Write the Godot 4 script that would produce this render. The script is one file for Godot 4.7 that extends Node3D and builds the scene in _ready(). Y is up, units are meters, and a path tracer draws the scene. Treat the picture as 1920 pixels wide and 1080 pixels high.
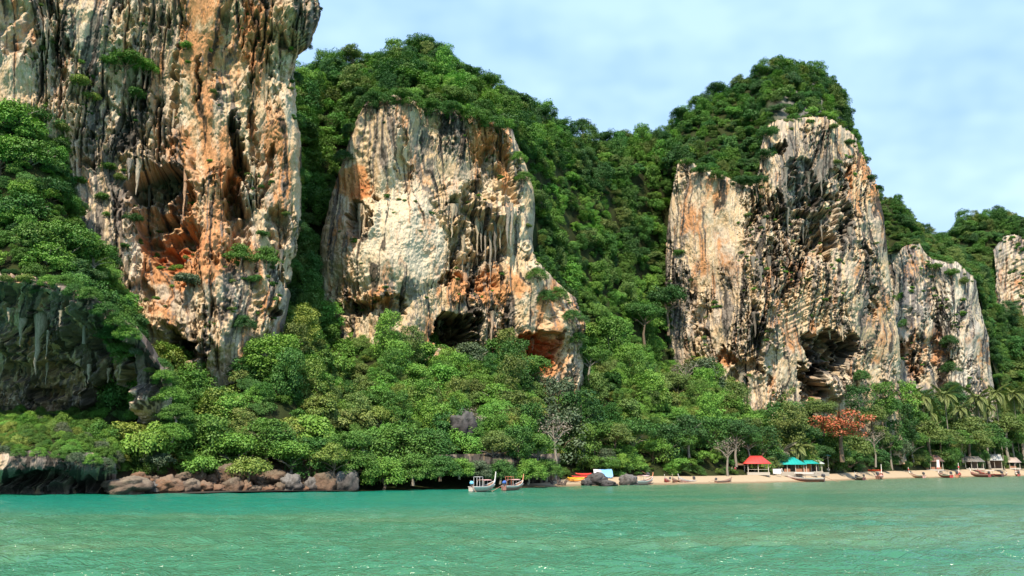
extends Node3D

const FOCAL := 1662.0          # the lens in units of the elevation drawings: a drawing unit at d metres is d / FOCAL metres
const EYE := 3.0
const PITCH := 0.20180
var rng := RandomNumberGenerator.new()
var mats := {}
var grids := {}                # displaced cliff surfaces, kept to hang things on them


func at(x: float, y: float, d: float) -> Vector3:
	var u := (x - 960.0) / FOCAL
	var v := (540.0 - y) / FOCAL
	var t := d / (cos(PITCH) - v * sin(PITCH))
	return Vector3(u * t, EYE + (v * cos(PITCH) + sin(PITCH)) * t, -d)


func hash2(a: int, b: int) -> float:
	var h := (a * 374761393 + b * 668265263) & 0x7fffffff
	h = ((h ^ (h >> 13)) * 1274126177) & 0x7fffffff
	return float((h ^ (h >> 16)) & 0xffff) / 65535.0


func noise(seed_: int, octaves := 1, kind := FastNoiseLite.TYPE_SIMPLEX, fractal := FastNoiseLite.FRACTAL_FBM) -> FastNoiseLite:
	var n := FastNoiseLite.new()
	n.seed = seed_
	n.noise_type = kind
	n.frequency = 1.0
	n.fractal_type = FastNoiseLite.FRACTAL_NONE if octaves == 1 else fractal
	n.fractal_octaves = octaves
	return n


# ---------------------------------------------------------------- nodes
func numbered(called: String, parent: Node) -> String:
	if not parent.has_node(called):
		return called
	var k := 1
	while parent.has_node("%s_%03d" % [called, k]):
		k += 1
	return "%s_%03d" % [called, k]


func obj(called: String, mesh: Mesh, m: Material, parent: Node = self) -> MeshInstance3D:
	var o := MeshInstance3D.new()
	o.name = numbered(called, parent)
	o.mesh = mesh
	if m:
		o.material_override = m
	parent.add_child(o, true)
	return o


func thing(called: String, label: String, category: String, where := Vector3.ZERO, turn := 0.0, group := "") -> Node3D:
	var o := Node3D.new()
	o.name = numbered(called, self)
	add_child(o, true)
	o.position = where
	o.rotation.y = turn
	tag(o, label, category, group)
	return o


func tag(o: Node, label: String, category := "", group := "", kind := "") -> void:
	if label:
		o.set_meta("label", label)
	if category:
		o.set_meta("category", category)
	if group:
		o.set_meta("group", group)
	if kind:
		o.set_meta("kind", kind)


# ---------------------------------------------------------------- textures and materials
func noise_image(size: int, n: FastNoiseLite, sx: float, sy: float, lo: float, hi: float, n2: FastNoiseLite = null, sx2 := 1.0, sy2 := 1.0, share := 0.5) -> Image:
	# wraps round: the noise is looked up on a torus
	var im := Image.create(size, size, false, Image.FORMAT_L8)
	for y in size:
		var b := TAU * y / size
		var cb := cos(b) * sy
		var sb := sin(b) * sy
		for x in size:
			var a := TAU * x / size
			var v := n.get_noise_3d(cos(a) * sx + 9.0, sin(a) * sx + cb, sb)
			if n2:
				v = lerpf(v, n2.get_noise_3d(cos(a) * sx2 + 3.0, sin(a) * sx2 + cos(b) * sy2, sin(b) * sy2), share)
			var g := clampf(lerpf(lo, hi, v * 0.9 + 0.5), 0.0, 1.0)
			im.set_pixel(x, y, Color(g, g, g))
	return im


func mat(called: String, color: Color, rough := 0.8, spec := 0.5) -> StandardMaterial3D:
	if mats.has(called):
		return mats[called]
	var m := StandardMaterial3D.new()
	m.resource_name = called
	m.albedo_color = color.linear_to_srgb()
	m.roughness = rough
	m.metallic_specular = spec
	mats[called] = m
	return m


func make_materials() -> void:
	var grain := ImageTexture.create_from_image(noise_image(512, noise(11, 5), 3.2, 3.2, 0.66, 1.0, noise(12, 3), 14.0, 14.0, 0.4))
	var relief := ImageTexture.create_from_image(noise_image(512, noise(13, 4, FastNoiseLite.TYPE_SIMPLEX, FastNoiseLite.FRACTAL_RIDGED), 2.2, 1.1, 0.1, 0.9, noise(14, 4), 9.0, 5.0, 0.45))
	for called in ["rock", "earth", "boulder"]:
		var m := mat(called, Color(1, 1, 1), 0.95, 0.25)
		m.vertex_color_use_as_albedo = true
		m.albedo_texture = grain
		m.uv1_triplanar = true
		m.uv1_world_triplanar = called != "boulder"
		m.uv1_scale = Vector3(0.16, 0.07, 0.16) if called == "rock" else Vector3(0.3, 0.3, 0.3)
		m.heightmap_enabled = true
		m.heightmap_texture = relief
		m.heightmap_scale = 16.0 if called == "rock" else 10.0
	var sand_grain := ImageTexture.create_from_image(noise_image(256, noise(17, 5), 4.0, 4.0, 0.86, 1.0))
	var s := mat("sand", Color(1, 1, 1), 0.95, 0.2)
	s.vertex_color_use_as_albedo = true
	s.albedo_texture = sand_grain
	s.uv1_triplanar = true
	s.uv1_world_triplanar = true
	s.uv1_scale = Vector3(0.15, 0.15, 0.15)
	s.heightmap_enabled = true
	s.heightmap_texture = sand_grain
	s.heightmap_scale = 6.0
	# leaves: one material for scattered masses (tinted per copy) and one per tone of single trees
	var lm := mat("leaves", Color(1, 1, 1), 0.55, 0.35)
	lm.vertex_color_use_as_albedo = true
	lm.backlight_enabled = true
	lm.backlight = Color(0.42, 0.52, 0.2)
	for tone in TONES:
		var c: Color = TONES[tone]
		var m := mat("leaves " + tone, c, 0.55, 0.35)
		m.vertex_color_use_as_albedo = true
		m.backlight_enabled = true
		m.backlight = Color(0.42, 0.52, 0.2)
	mat("bark", Color(0.16, 0.12, 0.085), 0.95, 0.2)
	mat("pale bark", Color(0.25, 0.22, 0.18), 0.95, 0.2)


const TONES := {
	"mid green": Color(0.103, 0.216, 0.038), "dark green": Color(0.051, 0.128, 0.034), "bright green": Color(0.158, 0.316, 0.050),
	"olive green": Color(0.151, 0.216, 0.055), "grey-green": Color(0.116, 0.164, 0.090), "yellow-green": Color(0.213, 0.291, 0.059),
	"deep green": Color(0.072, 0.177, 0.038), "palm green": Color(0.17, 0.21, 0.065), "orange-red": Color(0.52, 0.155, 0.08), "bare grey": Color(0.24, 0.2, 0.16)}


# ---------------------------------------------------------------- land surfaces
# A surface is drawn as columns of control points (elevation-drawing x, y and distance in metres), splined both ways.
var job := {}


func spline(a: Array, t: float) -> Vector3:
	var n := a.size() - 1
	var k := clampi(int(t), 0, n - 1)
	var p: Vector3 = a[k]
	return p.cubic_interpolate(a[k + 1], a[maxi(k - 1, 0)], a[mini(k + 2, n)], t - k)


func even(pts: Array, count: int) -> PackedFloat32Array:
	# parameters that walk along the control points in even steps
	var sum := [0.0]
	for k in range(1, pts.size()):
		var p: Vector3 = pts[k]
		var q: Vector3 = pts[k - 1]
		sum.append(sum[-1] + maxf(1.0, Vector2(p.x - q.x, p.y - q.y).length() + 0.6 * absf(p.z - q.z)))
	var out := PackedFloat32Array()
	var k := 0
	for i in count:
		var s: float = sum[-1] * i / (count - 1)
		while k < pts.size() - 2 and s > sum[k + 1]:
			k += 1
		out.append(clampf(k + (s - sum[k]) / (sum[k + 1] - sum[k]), 0.0, pts.size() - 1.0))
	return out


func lay(cols: Array, nu: int, nv: int) -> Dictionary:
	var mid_row := []
	for c in cols:
		mid_row.append(c[c.size() / 2])
	var us := even(mid_row, nu)
	var vs := even(cols[cols.size() / 2], nv)
	job = {"cols": cols, "us": us, "vs": vs, "nu": nu, "nv": nv}
	var pos := []
	var drawn := []
	pos.resize(nv)
	drawn.resize(nv)
	job.pos = pos
	job.drawn = drawn
	var id := WorkerThreadPool.add_group_task(lay_row, nv)
	WorkerThreadPool.wait_for_group_task_completion(id)
	return job


func lay_row(j: int) -> void:
	var d := job
	var across := []
	for c in d.cols:
		across.append(spline(c, d.vs[j]))
	var nu: int = d.nu
	var us: PackedFloat32Array = d.us
	var p := PackedVector3Array()
	var q := PackedVector3Array()
	p.resize(nu)
	q.resize(nu)
	for i in nu:
		var w := spline(across, us[i])
		q[i] = w
		p[i] = at(w.x, w.y, w.z)
	d.pos[j] = p
	d.drawn[j] = q


func grid_mesh(pos: Array, col: Array, nu: int, nv: int, flip := false) -> ArrayMesh:
	var v := PackedVector3Array()
	var c := PackedColorArray()
	for j in nv:
		v.append_array(pos[j])
		c.append_array(col[j])
	var n := PackedVector3Array()
	n.resize(nu * nv)
	for j in nv:
		var ja := maxi(j - 1, 0) * nu
		var jb := mini(j + 1, nv - 1) * nu
		for i in nu:
			var k := j * nu
			var du := v[k + mini(i + 1, nu - 1)] - v[k + maxi(i - 1, 0)]
			var dv := v[jb + i] - v[ja + i]
			var m := dv.cross(du).normalized()
			n[k + i] = -m if flip else m
	var ix := PackedInt32Array()
	ix.resize((nu - 1) * (nv - 1) * 6)
	var o := 0
	for j in nv - 1:
		for i in nu - 1:
			var k := j * nu + i
			ix[o] = k
			ix[o + 1] = k + 1
			ix[o + 2] = k + nu
			ix[o + 3] = k + 1
			ix[o + 4] = k + nu + 1
			ix[o + 5] = k + nu
			o += 6
	if flip:
		ix.reverse()
	var arrays := []
	arrays.resize(Mesh.ARRAY_MAX)
	arrays[Mesh.ARRAY_VERTEX] = v
	arrays[Mesh.ARRAY_NORMAL] = n
	arrays[Mesh.ARRAY_COLOR] = c
	arrays[Mesh.ARRAY_INDEX] = ix
	var mesh := ArrayMesh.new()
	mesh.add_surface_from_arrays(Mesh.PRIMITIVE_TRIANGLES, arrays)
	return mesh


# ---------------------------------------------------------------- limestone
# features: [kind, x, y, rx, ry, amount] in drawing units; amounts of cave and bump in metres
enum {CAVE, BUMP, SMOOTH, ORANGE, GREY, WHITE, BLACK, ROUGH, BED}
const CREAM := Color(0.74, 0.57, 0.38)
const PALE := Color(0.58, 0.51, 0.43)
const CHALK := Color(0.80, 0.74, 0.62)
const ROCK_ORANGE := Color(0.68, 0.335, 0.15)
const ROCK_RED := Color(0.55, 0.13, 0.045)
const ROCK_GREY := Color(0.22, 0.21, 0.205)
const ROCK_BLACK := Color(0.055, 0.052, 0.05)
var nz := []


func drip(x: float, y: float, w: float, l: float, s: int) -> float:
	var xw := x / w
	var k := int(floor(xw))
	var t := absf(2.0 * (xw - k) - 1.0)
	var lk := l * (0.55 + 0.9 * hash2(k, s))
	var yy := y / lk + 9.0 + 7.3 * hash2(k, s + 1)
	var r := int(floor(yy))
	var f := yy - r
	var width := 1.08 - 0.55 * f
	if t >= width:
		return 0.0
	var pr := 1.0 - (t / width) * (t / width)
	return sqrt(pr) * pow(f, 1.25) * (0.25 + 0.75 * hash2(k * 31 + r, s + 2))


func rock_row(j: int) -> void:
	var d := job
	var nu: int = d.nu
	var pos: PackedVector3Array = d.pos[j]
	var up: PackedVector3Array = d.pos[maxi(j - 1, 0)]
	var dn: PackedVector3Array = d.pos[mini(j + 1, d.nv - 1)]
	var q: PackedVector3Array = d.drawn[j]
	var s: float = d.scale
	var rough0: float = d.rough
	var shift: float = d.shift
	var amp: float = d.amp
	var grey0: float = d.grey
	var orange0: float = d.orange
	var tone: Color = d.tone
	var blocky: float = d.block
	var facing: Vector3 = d.facing
	var near := []
	for f in d.features:
		if absf(q[nu / 2].y - f[2]) < f[4] * 1.5 + 60.0:
			near.append(f)
	var out := PackedVector3Array()
	var col := PackedColorArray()
	out.resize(nu)
	col.resize(nu)
	var n0: FastNoiseLite = nz[0]
	var n1: FastNoiseLite = nz[1]
	var n2: FastNoiseLite = nz[2]
	var n3: FastNoiseLite = nz[3]
	var n4: FastNoiseLite = nz[4]
	for i in nu:
		var px := q[i].x
		var py := q[i].y
		var x := px * s + shift
		var y := py * s
		var wx := n0.get_noise_2d(x * 0.10, y * 0.08)
		var wy := n0.get_noise_2d(x * 0.10 + 40.0, y * 0.08)
		var fx := px + wx * 16.0 + n1.get_noise_2d(x * 0.5, y * 0.5) * 7.0
		var fy := py + wy * 16.0 + n1.get_noise_2d(x * 0.5 + 30.0, y * 0.5) * 7.0
		var cave := 0.0
		var bump := 0.0
		var smooth := 0.0
		var orange := orange0
		var grey := grey0
		var white := 0.0
		var black := 0.0
		var bed := 0.0
		var rough := rough0
		for f in near:
			var rx: float = f[3]
			var ddx: float = absf(fx - f[1]) / rx
			if ddx > 1.6:
				continue
			var ry: float = f[4]
			var ddy: float = absf(fy - f[2]) / ry
			if ddy > 1.6:
				continue
			var r := ddx * ddx + ddy * ddy
			if r > 2.2:
				continue
			var a: float = f[5]
			match f[0]:
				CAVE:
					cave = maxf(cave, a * smoothstep(1.12, 0.62, r) * (0.8 + 0.35 * (1.0 - minf(r, 1.0))))
				BUMP:
					bump += a * smoothstep(1.7, 0.0, r)
				SMOOTH:
					smooth = maxf(smooth, a * smoothstep(1.5, 0.7, r))
				ORANGE:
					orange += a * smoothstep(1.7, 0.2, r)
				GREY:
					grey += a * smoothstep(1.7, 0.2, r)
				WHITE:
					white += a * smoothstep(1.7, 0.2, r)
				BLACK:
					black += a * smoothstep(1.7, 0.2, r)
				ROUGH:
					rough += a * smoothstep(1.7, 0.2, r)
				BED:
					bed = maxf(bed, a * smoothstep(1.5, 0.5, r))
		rough *= (1.0 - smooth) * (1.0 - 0.45 * clampf(cave / 7.0, 0.0, 1.0))
		cave *= 0.85 + 0.5 * n1.get_noise_2d(x * 0.22, y * 0.22)
		# relief in metres
		var xw := x + n0.get_noise_2d(x * 0.06 + 80.0, y * 0.018) * 3.0 + n1.get_noise_2d(x * 0.30, y * 0.07) * 0.7
		var yw := y + wy * 3.0
		var big := n1.get_noise_2d(x * 0.045, y * 0.026) * 2.6 + n2.get_noise_2d(x * 0.12, y * 0.045) * 1.6
		var mask := 0.06 + 0.94 * smoothstep(-0.22, 0.30, n1.get_noise_2d(x * 0.055 + 70.0, y * 0.028) + 0.35 * (rough0 - 0.7))
		rough *= 0.4 + 0.7 * mask
		var dr := drip(xw, yw, 3.1, 24.0, 5)
		var dr2 := drip(xw + 0.7 * wy, yw, 1.45, 12.0, 15)
		var dr3 := drip(xw * 1.03 + 0.4 * wy, yw, 0.75, 6.5, 25)
		var flute := n3.get_noise_2d(xw * 0.55, y * 0.028)
		var crack := smoothstep(0.16, 0.0, absf(n3.get_noise_2d(xw * 0.33 + 5.0, y * 0.022 + 3.0))) * mask
		var fine := n2.get_noise_2d(x * 0.8, y * 0.3)
		var block := n4.get_noise_2d(x * 0.30 + wx, y * 0.22 + wy)     # cellular: pockets and blocks
		var h := big * (1.0 - 0.35 * smooth)
		h += rough * (mask * (1.9 * dr + 1.35 * dr2) + 0.75 * dr3 * (0.35 + 0.65 * mask) + 1.0 * flute - 1.7 * crack)
		var crisp := n4.get_noise_2d(x * 0.85 + 1.4 * wx, y * 0.5 + wy)
		var chip := n4.get_noise_2d(x * 2.1, y * 1.3 + 3.0 * wx)
		var pit := smoothstep(0.22, 0.36, n2.get_noise_2d(x * 0.34 + 60.0, y * 0.2 + 9.0)) + 0.7 * smoothstep(0.26, 0.38, n2.get_noise_2d(x * 0.8 + 20.0, y * 0.46))
		h += (0.30 - 0.1 * smooth) * fine + blocky * ((0.25 + 0.35 * rough) * (block + 0.4) + (0.22 + 0.33 * mask) * (1.0 - 0.5 * smooth) * (crisp + 0.5) + (0.1 + 0.14 * mask) * (chip + 0.5)) - 1.35 * pit * rough * (0.3 + 0.7 * mask)
		if bed > 0.0:
			h += bed * 0.55 * n3.get_noise_2d((x * 0.5 + y) * 0.55, (x - 0.4 * y) * 0.03)
		var su := (pos[mini(i + 1, nu - 1)] - pos[maxi(i - 1, 0)])
		var sv := dn[i] - up[i]
		var nn := sv.cross(su).normalized()
		h *= amp * (0.35 + 0.65 * absf(nn.z))
		h += bump - cave
		nn = nn * 0.25 + facing * 0.75
		out[i] = pos[i] + nn.normalized() * h
		# what the stone is: cream limestone, orange iron stains, grey and black films running down, chalky fresh faces
		var st := n3.get_noise_2d(xw * 1.15 + 20.0, y * 0.018)
		var st2 := n3.get_noise_2d(xw * 0.36 + 50.0, y * 0.026 + 9.0)
		var blot := n2.get_noise_2d(xw * 0.15 + 11.0, y * 0.045)
		var blot2 := n2.get_noise_2d(xw * 0.6 + 31.0, y * 0.13)
		var grit := n2.get_noise_2d(x * 1.7, y * 0.8)
		var run := 0.55 * st + 0.5 * st2 + 0.25 * blot2 + 0.2 * grit
		var c := CREAM.lerp(PALE, smoothstep(-0.1, 0.45, blot + 0.3 * st))
		c = c.lerp(CHALK, clampf(white + smoothstep(0.08, 0.3, 0.7 * blot2 - 0.6 * st + 0.3 * grit) * 0.6, 0.0, 0.9))
		var o := clampf(smoothstep(0.6, 0.08, 0.70 - orange * 0.75 - 0.5 * blot - 0.25 * st2 - 0.22 * blot2 - 0.15 * grit), 0.0, 0.9)
		c = c.lerp(ROCK_ORANGE, o)
		if orange > 1.1:
			c = c.lerp(ROCK_RED, clampf((orange - 1.1) * 1.4 + 0.4 * blot2, 0.0, 0.9))
		var tip := maxf(dr * dr, maxf(0.8 * dr2 * dr2, 0.6 * dr3 * dr3)) * rough * mask
		var gt := 0.32 - 0.62 * grey - 0.35 * tip + 0.4 * white + 0.18 * minf(orange, 1.0)
		c = c.lerp(ROCK_GREY, smoothstep(gt - 0.05, gt + 0.09, run) * 0.88)
		var bt := 0.52 - 0.5 * black - 0.2 * grey - 0.16 * rough + 0.02
		var bl := smoothstep(bt - 0.04, bt + 0.09, 0.18 * grit + 0.7 * n3.get_noise_2d(xw * 0.9 + 90.0, y * 0.024) + 0.5 * st2 + 0.25 * blot2)
		c = c.lerp(ROCK_BLACK, clampf(maxf(bl, crack * 0.75 * rough), 0.0, 0.88))
		col[i] = Color(c.r * tone.r, c.g * tone.g, c.b * tone.b)
	d.out[j] = out
	d.col[j] = col


func cliff(label: String, cols: Array, nu: int, nv: int, features: Array, look := {}) -> Node3D:
	lay(cols, nu, nv)
	job.features = features
	job.scale = look.get("scale", 0.1)
	job.rough = look.get("rough", 0.8)
	job.shift = look.get("shift", 0.0)
	job.grey = look.get("grey", 0.0)
	job.orange = look.get("orange", 0.0)
	job.amp = look.get("amp", 1.0)
	job.block = look.get("block", 1.0)
	job.facing = look.get("facing", Vector3(0, 0, 1)).normalized()
	job.tone = look.get("tone", Color(1, 1, 1))
	var out := []
	var col := []
	out.resize(nv)
	col.resize(nv)
	job.out = out
	job.col = col
	var id := WorkerThreadPool.add_group_task(rock_row, nv)
	WorkerThreadPool.wait_for_group_task_completion(id)
	var o := obj("cliff", grid_mesh(out, col, nu, nv), mats["rock"])
	tag(o, label, look.get("category", "cliff"), "", "structure")
	grids[o] = {"drawn": job.drawn, "out": out, "col": col}
	return o


func on_rock(o: Node, x: float, y: float) -> Array:
	# [point, stone colour] of a cliff at a place of its drawing
	var g: Dictionary = grids[o]
	var best := 1e9
	var found := []
	for j in range(0, g.drawn.size(), 2):
		var q: PackedVector3Array = g.drawn[j]
		if absf(q[q.size() / 2].y - y) > 140.0:
			continue
		for i in range(0, q.size(), 2):
			var e := (q[i].x - x) * (q[i].x - x) + (q[i].y - y) * (q[i].y - y)
			if e < best:
				best = e
				found = [g.out[j][i], g.col[j][i]]
	return found


func ground(called: String, label: String, cols: Array, nu: int, nv: int, paint: String, rough := 1.0) -> Dictionary:
	lay(cols, nu, nv)
	var d := job
	var col := []
	var pos := []
	for j in nv:
		var c := PackedColorArray()
		var p: PackedVector3Array = d.pos[j].duplicate()
		for i in nu:
			var w: Vector3 = p[i]
			var b: float = nz[2].get_noise_2d(w.x * 0.2, w.y * 0.2 + w.z * 0.2)
			if rough > 0.0 and w.y > 1.0:
				p[i] += Vector3(0, rough * smoothstep(1.0, 5.0, w.y) * (nz[1].get_noise_2d(w.x * 0.07, w.z * 0.07) * 1.6 + b * 0.5), 0)
			var e := Color(0.03, 0.032, 0.014).lerp(Color(0.05, 0.065, 0.02), clampf(0.5 + b, 0.0, 1.0))
			var q: Vector3 = d.drawn[j][i]
			if paint == "shore":
				var low := smoothstep(6.5, 2.5, w.y + 2.0 * b)
				var red := smoothstep(180.0, 300.0, q.x) * smoothstep(680.0, 620.0, q.x)
				e = e.lerp(Color(0.09, 0.075, 0.06) if w.y < 0.5 else Color(0.28, 0.125, 0.065).lerp(Color(0.12, 0.085, 0.06), clampf(0.4 + b * 1.5, 0.0, 1.0)), low * red)
			elif paint == "bare":
				var rocky := smoothstep(1430.0, 1500.0, q.x) * smoothstep(1625.0, 1560.0, q.x) * smoothstep(160.0, 200.0, q.y + 40.0 * b)
				e = e.lerp(Color(0.23, 0.22, 0.215).lerp(Color(0.35, 0.32, 0.28), clampf(0.5 + b * 1.5, 0.0, 1.0)), rocky)
			c.append(e)
		pos.append(p)
		col.append(c)
	var o := obj(called, grid_mesh(pos, col, nu, nv), mats["earth"])
	tag(o, label, "", "", "structure")
	return {"cols": cols, "pos": pos, "drawn": d.drawn, "nu": nu, "nv": nv}


# ---------------------------------------------------------------- foliage
func leaf(v: PackedVector3Array, n: PackedVector3Array, c: PackedColorArray, ix: PackedInt32Array, p: Vector3, along: Vector3, face: Vector3, l: float, w: float, shade_n: Vector3, tint: Color) -> void:
	var side := along.cross(face).normalized() * w * 0.5
	var k := v.size()
	var mid := p + along * l * 0.45 + face * l * 0.10
	v.append(p)
	v.append(mid + side)
	v.append(p + along * l)
	v.append(mid - side)
	for m in 4:
		n.append(shade_n)
		c.append(tint)
	ix.append_array(PackedInt32Array([k, k + 2, k + 1, k, k + 3, k + 2]))


func mesh_of(v: PackedVector3Array, n: PackedVector3Array, c: PackedColorArray, ix: PackedInt32Array) -> ArrayMesh:
	var a := []
	a.resize(Mesh.ARRAY_MAX)
	a[Mesh.ARRAY_VERTEX] = v
	a[Mesh.ARRAY_NORMAL] = n
	a[Mesh.ARRAY_COLOR] = c
	a[Mesh.ARRAY_INDEX] = ix
	var m := ArrayMesh.new()
	m.add_surface_from_arrays(Mesh.PRIMITIVE_TRIANGLES, a)
	return m


func rand_dir() -> Vector3:
	var z := rng.randf_range(-1, 1)
	var a := rng.randf() * TAU
	var r := sqrt(1 - z * z)
	return Vector3(cos(a) * r, z, sin(a) * r)


# a crown of leaf sprays gathered in clumps, about 1 wide to each side and `tall` high, standing on y = 0
func crown(seed_: int, clumps: int, per: int, size: float, kind: String, tall := 1.5, fleck := 0.0) -> ArrayMesh:
	rng.seed = seed_
	var v := PackedVector3Array()
	var n := PackedVector3Array()
	var c := PackedColorArray()
	var ix := PackedInt32Array()
	var lobes := []
	for k in rng.randi_range(4, 6):
		var an := TAU * (k + rng.randf()) / 5.0
		lobes.append([Vector3(cos(an) * rng.randf_range(0.15, 0.55), rng.randf_range(-0.1, 0.42), sin(an) * rng.randf_range(0.15, 0.55)), rng.randf_range(0.34, 0.58)])
	for k in clumps:
		var d := rand_dir()
		var lobe: Array = lobes[k % lobes.size()]
		var at_: Vector3
		var cr := rng.randf_range(0.2, 0.36)
		match kind:
			"round":
				d.y = absf(d.y) * 1.1 - 0.25
				d = lobe[0] + d.normalized() * lobe[1] * rng.randf_range(0.75, 1.0)
				at_ = Vector3(d.x, 0.42 + 0.62 * d.y, d.z) * Vector3(1, tall, 1)
				cr *= 0.85
			"layered":
				var lay_ := rng.randi_range(0, 3)
				var rr := sqrt(rng.randf()) * (0.85 - 0.16 * lay_)
				var an := rng.randf() * TAU
				at_ = Vector3(cos(an) * rr, tall * (0.45 + 0.14 * lay_ - 0.12 * rr) + rng.randf_range(-0.06, 0.06), sin(an) * rr)
				cr *= 0.95
			"tall":
				var hh := rng.randf()
				var r2 := (0.25 + 0.75 * sin(PI * (0.15 + 0.72 * hh))) * rng.randf_range(0.45, 0.75)
				var an2 := rng.randf() * TAU
				at_ = Vector3(cos(an2) * r2, tall * (0.15 + 0.8 * hh), sin(an2) * r2)
			"drape":
				d.y = absf(d.y)
				d = d.normalized() * rng.randf_range(0.68, 0.86)
				at_ = Vector3(d.x, 0.1 + 0.85 * d.y, d.z) * Vector3(1, tall, 1)
				cr *= 0.8
			_:
				d.y = absf(d.y)
				d = d.normalized() * sqrt(rng.randf_range(0.1, 0.7))
				d = d * 0.6 + lobe[0] * 0.75
				at_ = Vector3(d.x, 0.15 + 0.6 * absf(d.y), d.z) * Vector3(1, tall, 1)
		var flat := 0.62 if kind != "layered" else 0.4
		var ct := rng.randf_range(0.78, 1.22)
		var warm := rng.randf_range(-0.12, 0.14)
		for m in per:
			var o := rand_dir()
			o.y = o.y * 0.75 + 0.28
			o = o.normalized()
			var p := at_ + o * cr * Vector3(1, flat, 1) * pow(rng.randf(), 0.22)
			var face := (o * 0.7 + Vector3(0, 0.75, 0) + rand_dir() * 0.75).normalized()
			var along := (rand_dir() + o * 0.5 + Vector3(0, -0.35 if kind == "drape" else 0.05, 0)).slide(face).normalized()
			var l := size * rng.randf_range(0.65, 1.35)
			var t := ct * rng.randf_range(0.82, 1.2)
			var tint := Color(t * (1.0 + warm), t, t * (1.0 - 0.4 * warm))
			if fleck > 0.0 and rng.randf() < fleck:
				tint = Color(tint.r * 0.22, tint.g * 1.05, tint.b * 0.5)
			leaf(v, n, c, ix, p, along, face, l, l * 0.58, (face + o * 0.45).normalized(), tint)
	return mesh_of(v, n, c, ix)


# trunk and limbs of a tree whose crown is 1 wide to each side and `tall` high; the trunk reaches from `low` below
func trunk_mesh(seed_: int, tall: float, low: float, thick: float, limbs: int) -> ArrayMesh:
	rng.seed = seed_
	var st := SurfaceTool.new()
	st.begin(Mesh.PRIMITIVE_TRIANGLES)
	var top := Vector3(rng.randf_range(-0.1, 0.1), tall * 0.7, rng.randf_range(-0.1, 0.1))
	tube(st, [Vector3(0, -low, 0), Vector3(rng.randf_range(-.06, .06), (tall * 0.3 - low) * 0.5, 0.03), Vector3(top.x * 0.4, tall * 0.32, top.z * 0.4), top], [thick, thick * 0.8, thick * 0.62, thick * 0.2], 6)
	for k in limbs:
		var a := TAU * (k + rng.randf() * 0.6) / limbs
		var h := tall * rng.randf_range(0.1, 0.45)
		var from := Vector3(0, h, 0)
		var reach := rng.randf_range(0.5, 0.8)
		var to := Vector3(cos(a) * reach, h + tall * rng.randf_range(0.2, 0.42), sin(a) * reach)
		tube(st, [from, from.lerp(to, 0.5) + Vector3(0, 0.06 * tall, 0), to], [thick * 0.42, thick * 0.27, thick * 0.1], 5)
	st.generate_normals()
	return st.commit()


func tube(st: SurfaceTool, pts: Array, radii: Array, sides := 6, cap := false) -> void:
	var rings := []
	for k in pts.size():
		var a: Vector3 = pts[maxi(k - 1, 0)]
		var b: Vector3 = pts[mini(k + 1, pts.size() - 1)]
		var d := (b - a).normalized()
		var s := d.cross(Vector3.FORWARD if absf(d.z) < 0.9 else Vector3.RIGHT).normalized()
		var t := s.cross(d)
		var ring := []
		for i in sides:
			var an := TAU * i / sides
			ring.append(pts[k] + (s * cos(an) + t * sin(an)) * radii[k])
		rings.append(ring)
	for k in pts.size() - 1:
		for i in sides:
			var i2 := (i + 1) % sides
			for w in [rings[k][i], rings[k + 1][i], rings[k][i2], rings[k][i2], rings[k + 1][i], rings[k + 1][i2]]:
				st.add_vertex(w)
	if cap:
		for k in [0, pts.size() - 1]:
			for i in sides:
				var i2 := (i + 1) % sides
				for w in ([pts[k], rings[k][i], rings[k][i2]] if k == 0 else [pts[k], rings[k][i2], rings[k][i]]):
					st.add_vertex(w)


var crowns := {}


func make_crowns() -> void:
	crowns["round"] = [crown(101, 64, 110, 0.07, "round", 1.35), crown(102, 62, 120, 0.066, "round", 1.5), crown(103, 60, 84, 0.095, "round", 1.25), crown(104, 40, 90, 0.115, "round", 1.7)]
	crowns["bush"] = [crown(111, 38, 90, 0.095, "bush", 1.0), crown(112, 44, 84, 0.09, "bush", 1.25)]
	crowns["layered"] = [crown(121, 74, 78, 0.07, "layered", 1.25), crown(122, 84, 74, 0.068, "layered", 1.1)]
	crowns["tall"] = [crown(131, 66, 84, 0.085, "tall", 2.4), crown(132, 60, 88, 0.085, "tall", 2.0)]
	crowns["drape"] = [crown(141, 90, 84, 0.066, "drape", 1.2), crown(142, 84, 88, 0.066, "drape", 1.5)]
	crowns["flame"] = [crown(151, 46, 90, 0.07, "round", 1.3, 0.26)]
	crowns["sparse"] = [crown(161, 30, 14, 0.08, "round", 1.3)]
	for kind in ["round", "layered", "tall", "drape", "flame", "bush", "sparse"]:
		crowns[kind + " trunk"] = [trunk_mesh(171, 1.3 if kind != "tall" else 2.2, 0.9, 0.075, 7), trunk_mesh(172, 1.35 if kind != "tall" else 2.0, 0.9, 0.065, 6)]


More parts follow.
